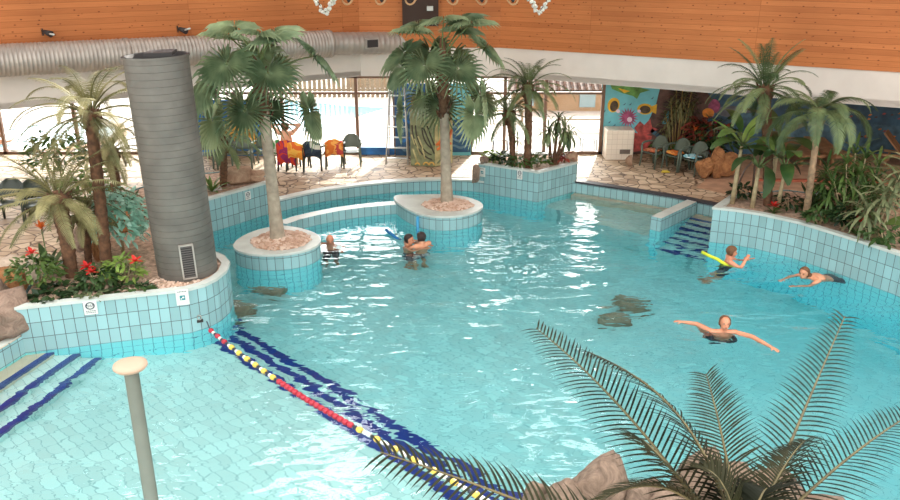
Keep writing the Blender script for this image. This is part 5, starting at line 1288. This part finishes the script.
def person(label, loc, rz, J, skin, hair=None, hair_z=.02, hair_back=-.02, swim='shorts', group=None, bulk=1.0, voxel=.0105, swim_mat=None):
    """J: joints in metres, local frame, +X is where the chest faces, z = 0 the anchor level"""
    t = thing('person', label, 'person', tuple(loc), rz, group)
    m = MB(); pel, chest, neck = V3(J['pelvis']), V3(J['chest']), V3(J['neck'])
    sh = (V3(J['shR']), V3(J['shL'])); ax = (neck - pel).normalized(); sdv = (sh[1] - sh[0]).normalized(); fw = sdv.cross(ax).normalized()
    B = Matrix((fw, sdv, ax)).transposed(); b_ = bulk
    m.ball(pel, (.105 * b_, .165 * b_, .12), 16, 10, 0, B); m.ball(pel.lerp(chest, .42), (.1 * b_, .14 * b_, .14), 16, 10, 0, B)
    m.ball(chest, (.115 * b_, .165 * b_, .18), 16, 10, 0, B); m.ball(chest.lerp(neck, .55), (.085, .15, .09), 16, 10, 0, B)
    tap(m, chest.lerp(neck, .6), neck + ax * .03, .07, .056)
    for i in (0, 1): m.ball(sh[i], .062, 12, 8); tap(m, chest.lerp(neck, .75), sh[i], .06, .056)
    hd = V3(J['head']); hf, hu = J['face']; HB = frame_from(hf, hu); H = lambda x, y, z: hd + HB @ V3((x, y, z))
    tap(m, neck, hd + HB @ V3((-.02, 0, -.07)), .054, .052)
    m.ball(H(-.008, 0, .02), (.1, .083, .094), 18, 12, 0, HB); m.ball(H(.018, 0, -.05), (.074, .064, .066), 16, 10, 0, HB); m.ball(H(.055, 0, -.088), (.028, .03, .022), 10, 8, 0, HB)
    m.tube([H(.082, 0, .012), H(.096, 0, -.012), H(.108, 0, -.03)], [.009, .012, .015], 8); m.ball(H(.103, 0, -.031), .015, 8, 6)
    m.ball(H(.076, 0, .028), (.016, .055, .012), 12, 6, 0, HB)
    for s_ in (-1, 1): m.ball(H(-.008, .077 * s_, -.008), (.022, .012, .034), 10, 8, 0, HB)
    m.ball(H(.082, 0, -.062), (.013, .026, .012), 10, 6, 0, HB)
    for i, q in enumerate('RL'):
        el, wr = V3(J['el' + q]), V3(J['wr' + q]); tap(m, sh[i], el, .049 * b_, .04); tap(m, el, wr, .04, .027)
        hdv = V3(J.get('hand' + q, tuple(wr - el))); hand(m, wr, hdv, J.get('palm' + q, (0, 0, -1)), 1 if i == 0 else -1)
        hip = pel + sdv * (.09 if i else -.09) - ax * .04; kn, an = V3(J['kn' + q]), V3(J['an' + q])
        tap(m, hip, kn, .088 * b_, .055); tap(m, kn, an, .056, .036)
        fd = V3(J.get('foot' + q, (1, 0, -.2))).normalized(); FB = frame_from(fd, (an - kn) * -1 if (an - kn).length > 0 else (0, 0, 1))
        m.ball(an + fd * .07 + (an - kn).normalized() * .03, (.125, .045, .035), 14, 8, 0, FB)
    me = remesh(m.mesh('body', skin), voxel); body = link('body', me, t)
    vs_ = [v.co.copy() for v in me.vertices]
    def skin_part(name, pred, off, mat):
        fs = [p for p in me.polygons if pred(p.center)]
        idx = {}; mm = MB()
        for p in fs:
            q = []
            for vi in p.vertices:
                if vi not in idx: idx[vi] = len(mm.v); mm.v.append(tuple(vs_[vi] + me.vertices[vi].normal * off))
                q.append(idx[vi])
            mm.face(q, 0, None, True)
        if not mm.f: return None
        o = link(name, mm.mesh(name, mat), t); md = o.modifiers.new('thick', 'SOLIDIFY'); md.thickness = off * .9; md.offset = -1; return o
    HI = HB.inverted()
    if hair:
        skin_part('hair', lambda c: (lambda q: abs(q.y) < .1 and q.length < .17 and (q.z > hair_z + .9 * max(0, q.x) or (q.x < hair_back and q.z > -.07)) and q.z > -.09)(HI @ (c - hd)), .016, hair)
    BI = B.inverted()
    if swim == 'shorts':
        skin_part('swim_shorts', lambda c: (lambda q: -.32 < q.z < .1 and abs(q.y) < .24 and abs(q.x) < .35)(BI @ (c - pel)), .012, swim_mat or M_swim)
    elif swim == 'suit':
        skin_part('swimsuit', lambda c: (lambda q: -.12 < q.z < .42 and abs(q.y) < .19 and abs(q.x) < .2)(BI @ (c - pel)), .008, swim_mat or M_swim)
    for s_ in (-1, 1):
        mm = MB(); mm.ball(H(.078, .031 * s_, .008), (.011, .014, .009), 8, 6, 0, HB); mm.build('eye', M_eye, t)
    mm = MB(); mm.ball(H(.09, 0, -.062), (.006, .022, .007), 8, 6, 0, HB); mm.build('mouth', M_lip, t)
    return t
def stand(h=0.0, arms='down', lean=0.0):
    J = dict(pelvis=(0, 0, -.5 + h), chest=(.01, 0, -.16 + h), neck=(0, 0, .06 + h), shR=(0, -.18, .02 + h), shL=(0, .18, .02 + h), head=(.03, 0, .19 + h), face=((1, 0, -.05), (0, 0, 1)),
             elR=(.08, -.3, -.2 + h), elL=(.08, .3, -.2 + h), wrR=(.3, -.26, -.16 + h), wrL=(.3, .26, -.16 + h), knR=(.12, -.11, -.9 + h * .5), knL=(.14, .1, -.9 + h * .5), anR=(-.03, -.12, -1.24), anL=(.04, .12, -1.24))
    return J
# facing directions: rz 0 = +X (towards the curved planter), -90 = towards the camera
J = stand(-.15); J['face'] = ((1, .0, -.15), (0, 0, 1))
person('bald man standing in the pool up to his neck next to the pebbled island', P(330, 241, 0), R(-80), J, M_skinr, None, swim='shorts')
J = stand(-.08); J['face'] = ((1, .1, -.1), (0, 0, 1)); J.update(elR=(.2, -.26, -.12), wrR=(.42, -.12, -.05), elL=(.2, .26, -.15), wrL=(.42, .14, -.06))
person('dark haired swimmer facing a companion in the pool, head in profile', P(408, 244, 0), R(-18), J, M_skint, M_hdk, .03, .0, 'shorts')
J = stand(.0); J['face'] = ((1, .2, -.05), (0, 0, 1)); J.update(elR=(.24, -.24, -.08), wrR=(.4, -.06, .0), elL=(.22, .28, -.12), wrL=(.4, .16, -.05))
person('dark haired man in patterned shorts with his bare back turned, close to a companion', P(422, 246, 0) + V3((0, 0, 0)), R(128), J, M_skint, M_hdk, .02, .02, 'shorts', swim_mat=M_shorts, bulk=1.08)
J = stand(.04); J['face'] = ((1, -.1, -.1), (0, 0, 1)); J.update(pelvis=(-.12, 0, -.52), chest=(-.03, 0, -.14), elR=(.2, -.24, -.04), wrR=(.3, -.1, .1), elL=(.22, .24, -.08), wrL=(.38, .12, .04), knR=(-.2, -.1, -.86), knL=(-.24, .1, -.9), anR=(-.5, -.12, -1.1), anL=(-.52, .1, -1.16))
person('brown haired bather resting on a yellow pool noodle, face in profile', P(729, 262, 0), R(-12), J, M_skinr, M_hbr, .0, .02, 'suit')
J = dict(pelvis=(-.55, 0, -.22), chest=(-.2, 0, -.06), neck=(.04, 0, .04), shR=(-.02, -.19, -.0), shL=(-.02, .19, -.0), head=(.17, 0, .13), face=((1, .35, -.02), (-.1, 0, 1)),
         elR=(.26, -.24, -.06), elL=(.24, .26, -.07), wrR=(.5, -.16, -.05), wrL=(.5, .2, -.05), knR=(-.95, -.14, -.36), knL=(-.9, .16, -.42), anR=(-1.3, -.12, -.3), anL=(-1.28, .14, -.5), footR=(-1, 0, -.2), footL=(-1, 0, -.3))
person('bare backed swimmer doing breaststroke along the curved tiled wall', P(810, 278, 0), R(200), J, M_skint, M_hbr, .035, .0, 'shorts', bulk=1.1)
hR = P(683, 322, .02); hL = P(771, 347, .02); ct = P(724, 332, 0)
fa = R(-95)
def loc_(p): q = Matrix.Rotation(-fa, 3, 'Z') @ (p - ct); return q
wR, wL = loc_(hR), loc_(hL)
J = dict(pelvis=(-.2, 0, -.52), chest=(-.06, 0, -.2), neck=(-.03, 0, .02), shR=(-.02, -.19, -.02), shL=(-.02, .19, -.02), head=(-.02, 0, .16), face=((1, .02, .12), (-.12, 0, 1)),
         knR=(-.5, -.12, -.76), knL=(-.46, .12, -.8), anR=(-.86, -.14, -.9), anL=(-.84, .14, -.98), footR=(-.8, 0, -.4), footL=(-.8, 0, -.4))
for q, wv in (('R', wR), ('L', wL)):
    s0 = V3(J['sh' + q]); J['wr' + q] = tuple(wv); J['el' + q] = tuple(s0.lerp(wv, .5) + V3((-.05, 0, .03)))
J['handL'] = (.8, .7, -.1)
person('man floating upright with both arms stretched wide on the water', ct, fa, J, M_skinr, M_hbr, .5, .015, 'shorts', bulk=1.05)
m = MB(); bt = [(.135 * math.cos(a) * 1.0, .19 * math.sin(a), 0) for a in [R(-180 + 20 * k) for k in range(18)]]
o = m
for zz in (0,): m.tube(bt + [bt[0]], .04, 8, cap=False)
tag(m.build('float_belt', M_swim, None, tuple(ct + V3((0, 0, -.26))), (0, 0, fa)), 'dark swim belt worn by the man with outstretched arms', 'swim belt')
# seated sunbather by the windows
sb_ = d3(287, 172) + V3((0, .35, 0))
c_ = make_chair('dark chair holding the sunbather with raised arms', sb_, UP, M_chaird)
J = dict(pelvis=(-.05, 0, .53), chest=(-.12, 0, .86), neck=(-.15, 0, 1.07), shR=(-.15, -.18, 1.04), shL=(-.15, .18, 1.04), head=(-.13, 0, 1.2), face=((1, 0, .0), (0, 0, 1)),
         elR=(-.12, -.4, 1.26), elL=(-.12, .4, 1.26), wrR=(-.2, -.13, 1.27), wrL=(-.2, .13, 1.27), handR=(-.1, 1, 0), handL=(-.1, -1, 0), palmR=(1, 0, 0), palmL=(1, 0, 0),
         knR=(.38, -.13, .5), knL=(.38, .13, .5), anR=(.45, -.14, .08), anL=(.45, .14, .08))
person('sunbather seated with back to the pool and both arms raised behind the head', sb_, UP, J, M_skin, M_hbr, .0, .02, 'shorts')
drape('red and purple towel hanging over the chair back of the sunbather', sb_ + V3((0, -.02, .03)), UP, T_red, w=.5, back=.62)
# bather in the outdoor tub
tb_ = W(8, 152, 25.2)
J = stand(.1); J.update(knR=(.4, -.12, -.28), knL=(.4, .12, -.28), anR=(.7, -.12, -.36), anL=(.7, .12, -.36), pelvis=(.0, 0, -.22), chest=(0, 0, .06), elR=(.02, -.38, .14), elL=(.02, .38, .14), wrR=(.2, -.42, .2), wrL=(.2, .42, .2))
person('brown haired bather sitting in the round outdoor tub', (tb_.x, 24.75, .24), R(90), J, M_skint, M_hbr, .0, .02, 'shorts', voxel=.014)
# noodles
def noodle(label, pts, mat):
    m = MB(); m.tube(pts, [.034] * len(pts), 12); return tag(m.build('pool_noodle', mat), label, 'pool noodle')
M_ny = plain('yellow_foam', (216, 226, 60), .8); M_nb = plain('blue_foam', (36, 116, 176), .8)
a_ = P(702, 252, .12); b2 = P(717, 259, .08); c2_ = P(729, 263, -.02)
noodle('yellow foam noodle tucked under the arm of the brown haired bather', [a_, a_.lerp(b2, .5) + V3((0, 0, -.01)), b2, c2_ + V3((-.05, -.16, -.02)), c2_ + V3((.16, -.2, -.1))], M_ny)
noodle('blue foam noodle floating in front of the dark haired pair', [P(386, 230, .06), P(392, 234.5, .03), P(397, 238.5, .0), P(401, 241, -.06)], M_nb)
noodle('pale blue foam noodle end sticking up behind the dark haired pair', [P(418, 237, -.1), P(417, 228, .1) + V3((0, .3, .0)), P(417, 222, .26) + V3((0, .4, 0))], plain('pale_blue_foam', (70, 160, 206), .8))
# ================================================================ foreground palm and rocks
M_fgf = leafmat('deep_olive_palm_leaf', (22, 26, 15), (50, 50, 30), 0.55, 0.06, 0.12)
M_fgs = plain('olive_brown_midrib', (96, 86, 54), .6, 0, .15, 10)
hub = W(742, 560, 4.3)
fp = thing('feather_palm', 'large dark feather palm rising close to the camera over the near rocks', 'palm', (hub.x, hub.y, .3))
link('trunk', trunk_mesh('trunk', [V3((0, 0, -.05)), V3((.03, 0, (hub.z - .3) * .5)), V3((0, 0, hub.z - .3))], [.2, .16, .14], M_trunkb, 4), fp)
def fg_frond(tip_px, dist, sag, nl, ll, lw, seed, roll=0.0, vee=.38, droop=.85, start=None, bulge=(0, 0, 0)):
    """frond from the crown to the sight point tip_px at forward distance dist, with an arch"""
    s0 = V3(start) if start else V3((0, 0, 0)); tip = W(tip_px[0], tip_px[1], dist) - hub
    N = 20; path = []
    for i in range(N + 1):
        f = i / N; p = s0.lerp(tip, f) + V3((0, 0, 1)) * sag * 4 * f * (1 - f) * (1 - .25 * f) + V3(bulge) * math.sin(PI * f); path.append(p)
    rnd = random.Random(seed); m = MB(); m.tube(path, [.016 - .012 * i / N for i in range(N + 1)], 6, 1, False)
    for i in range(nl):
        f = .1 + .9 * (i + .5) / nl; q = f * N; k = min(int(q), N - 1); p = path[k].lerp(path[k + 1], q - k)
        t_ = (path[min(k + 1, N)] - path[max(k - 1, 0)]).normalized(); sd = t_.cross(V3((0, 0, 1))).normalized(); nm = sd.cross(t_).normalized()
        sd2 = sd * math.cos(roll) + nm * math.sin(roll); nm2 = nm * math.cos(roll) - sd * math.sin(roll)
        fl = ll * (.35 + .65 * math.sin(PI * min(.93, .2 + f * .78)))
        for s_ in (-1, 1):
            d = (sd2 * s_ * .86 + t_ * (.42 + .25 * f + rnd.uniform(-.05, .05)) + nm2 * (vee + rnd.uniform(-.05, .05))).normalized()
            wv = (t_ - d * t_.dot(d)).normalized(); rows = []; pos = p.copy(); dd = d.copy(); L = fl * rnd.uniform(.93, 1.05); sg = 5
            for j in range(sg + 1):
                g = j / sg; w_ = lw * .5 * (.75 + .5 * g if g < .35 else (1.0 - .96 * ((g - .35) / .65) ** 1.3))
                nn_ = d.cross(wv); rows.append([pos - wv * w_ + nn_ * w_ * .25, pos, pos + wv * w_ + nn_ * w_ * .25])
                dd = (dd + V3((0, 0, -1)) * droop / sg + t_ * .25 / sg).normalized(); pos = pos + dd * (L / sg)
            m.strip(rows, 0)
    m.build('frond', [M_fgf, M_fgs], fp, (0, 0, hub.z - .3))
fg_frond((536, 328), 6.2, .18, 46, .36, .018, 1, R(15), start=(-.05, 0, 0))
fg_frond((588, 352), 5.6, .30, 50, .4, .02, 2, R(-35), bulge=(.12, 0, 0), droop=.8, vee=.15)
fg_frond((706, 374), 5.4, .12, 42, .32, .016, 3, R(20))
fg_frond((845, 316), 6.0, .04, 46, .35, .017, 4, R(-10), vee=.2)
fg_frond((932, 402), 5.4, .16, 44, .35, .017, 5, R(-5))
fg_frond((380, 452), 4.2, .10, 48, .34, .019, 6, R(25), start=(-.1, -.3, -.1), vee=.3)
fg_frond((640, 440), 4.8, .34, 46, .38, .02, 7, R(-40), bulge=(-.2, 0, 0), droop=.8, vee=.1)
fg_frond((806, 440), 4.9, .2, 42, .32, .018, 8, R(30))
fg_frond((1000, 520), 4.3, .1, 44, .34, .024, 9, R(0), start=(.1, -.1, 0))
fg_frond((690, 470), 4.6, .3, 44, .34, .019, 10, R(-20), droop=.8)
fg_frond((600, 500), 4.4, .28, 44, .36, .019, 11, R(-30), bulge=(0, .1, 0), droop=.8)
fg_frond((770, 490), 4.6, .24, 40, .32, .018, 12, R(25))
# rocks at the near pool edge
M_rnear = rock_mat('warm_grey_boulder', (94, 78, 66), (172, 148, 128))
for i, (px, py, z, sz, rz, lab) in enumerate([
    (567, 478, .15, (.24, .22, .4), .2, 'brown block boulder at the near pool edge, nearest the lane rope end but one'),
    (602, 462, .12, (.42, .3, .5), .5, 'largest brown block boulder at the near pool edge under the arching fronds'),
    (536, 478, .05, (.16, .16, .4), .9, 'narrow upright brown rock at the near edge, closest to the lane rope'),
    (550, 486, .0, (.16, .2, .3), 1.4, 'small brown rock wedged between narrow rock and block boulder'),
    (640, 480, .1, (.3, .3, .32), 1.1, 'low brown boulder beside the largest block boulder'),
    (700, 448, .1, (.36, .3, .44), .3, 'brown boulder seen between the middle fronds'),
    (735, 458, .1, (.36, .3, .42), 2.0, 'brown boulder second behind the middle fronds'),
    (780, 470, .1, (.4, .34, .36), 2.6, 'brown boulder under the tall upright frond'),
    (826, 492, .1, (.46, .3, .3), .1, 'flat brown boulder at the end of the near rocks by open water'),
    (670, 492, .1, (.36, .3, .3), .7, 'brown boulder deep among the fronds beside the palm crown')]):
    p = P(px, py, z + sz[2]); rock((p.x, p.y, -.35), (sz[0], sz[1], (z + sz[2] + .35) / 2), M_rnear, lab, 40 + i, rz, 13, None, 'boulder', .06)
m = MB(); m.prism([(1.0, 7.1), (1.6, 7.45), (3.0, 7.6), (4.4, 7.3), (6.0, 6.9), (6.2, 6.4), (4.6, 6.2), (2.2, 6.2), (.9, 6.4)], -1.4, .12); struct(m.build('floor_rock_edge', M_rnear))

# ================================================================ groups of repeats
GR = {'chair': 'plastic chairs around the pool deck', 'towel': 'towels on the deck chairs', 'chandelier': 'hanging chandeliers', 'sun lounger': 'wooden loungers by the mural', 'banana plant': 'banana plants of the curved planter',
      'stool': 'grey stools outside the glass', 'bench': 'pale benches outside the glass', 'pool noodle': 'foam noodles in the pool', 'spotlight': 'wall spotlights above the duct', 'painted board': 'painted boards along the glass front', 'sign': 'signs on the tiled walls', 'hut': 'huts outside the glass'}
KG = {'feather_palm': 'feather palms', 'fan_palm': 'fan palms on the islands', 'low_shrub': 'low shrubs in the planters', 'ground_cover': 'ground cover plants at the planter rim', 'flowering_shrub': 'red flowering shrubs by the leaning palms', 'submerged_mound': 'grey mounds under water',
      'leafy_shrub': 'leafy green shrubs', 'bromeliad': 'red bromeliads at the curved rim', 'agave': 'spiky agave plants', 'croton': 'croton bushes before the mural', 'planter': 'tiled planters', 'island_planter': 'round palm islands', 'boulder': 'boulders and rocks'}
for o in scene.objects:
    if o.parent is None and o.get('category') and not o.get('group'):
        q = GR.get(o['category']) or KG.get(o.name.split('.')[0])
        if q: o['group'] = q
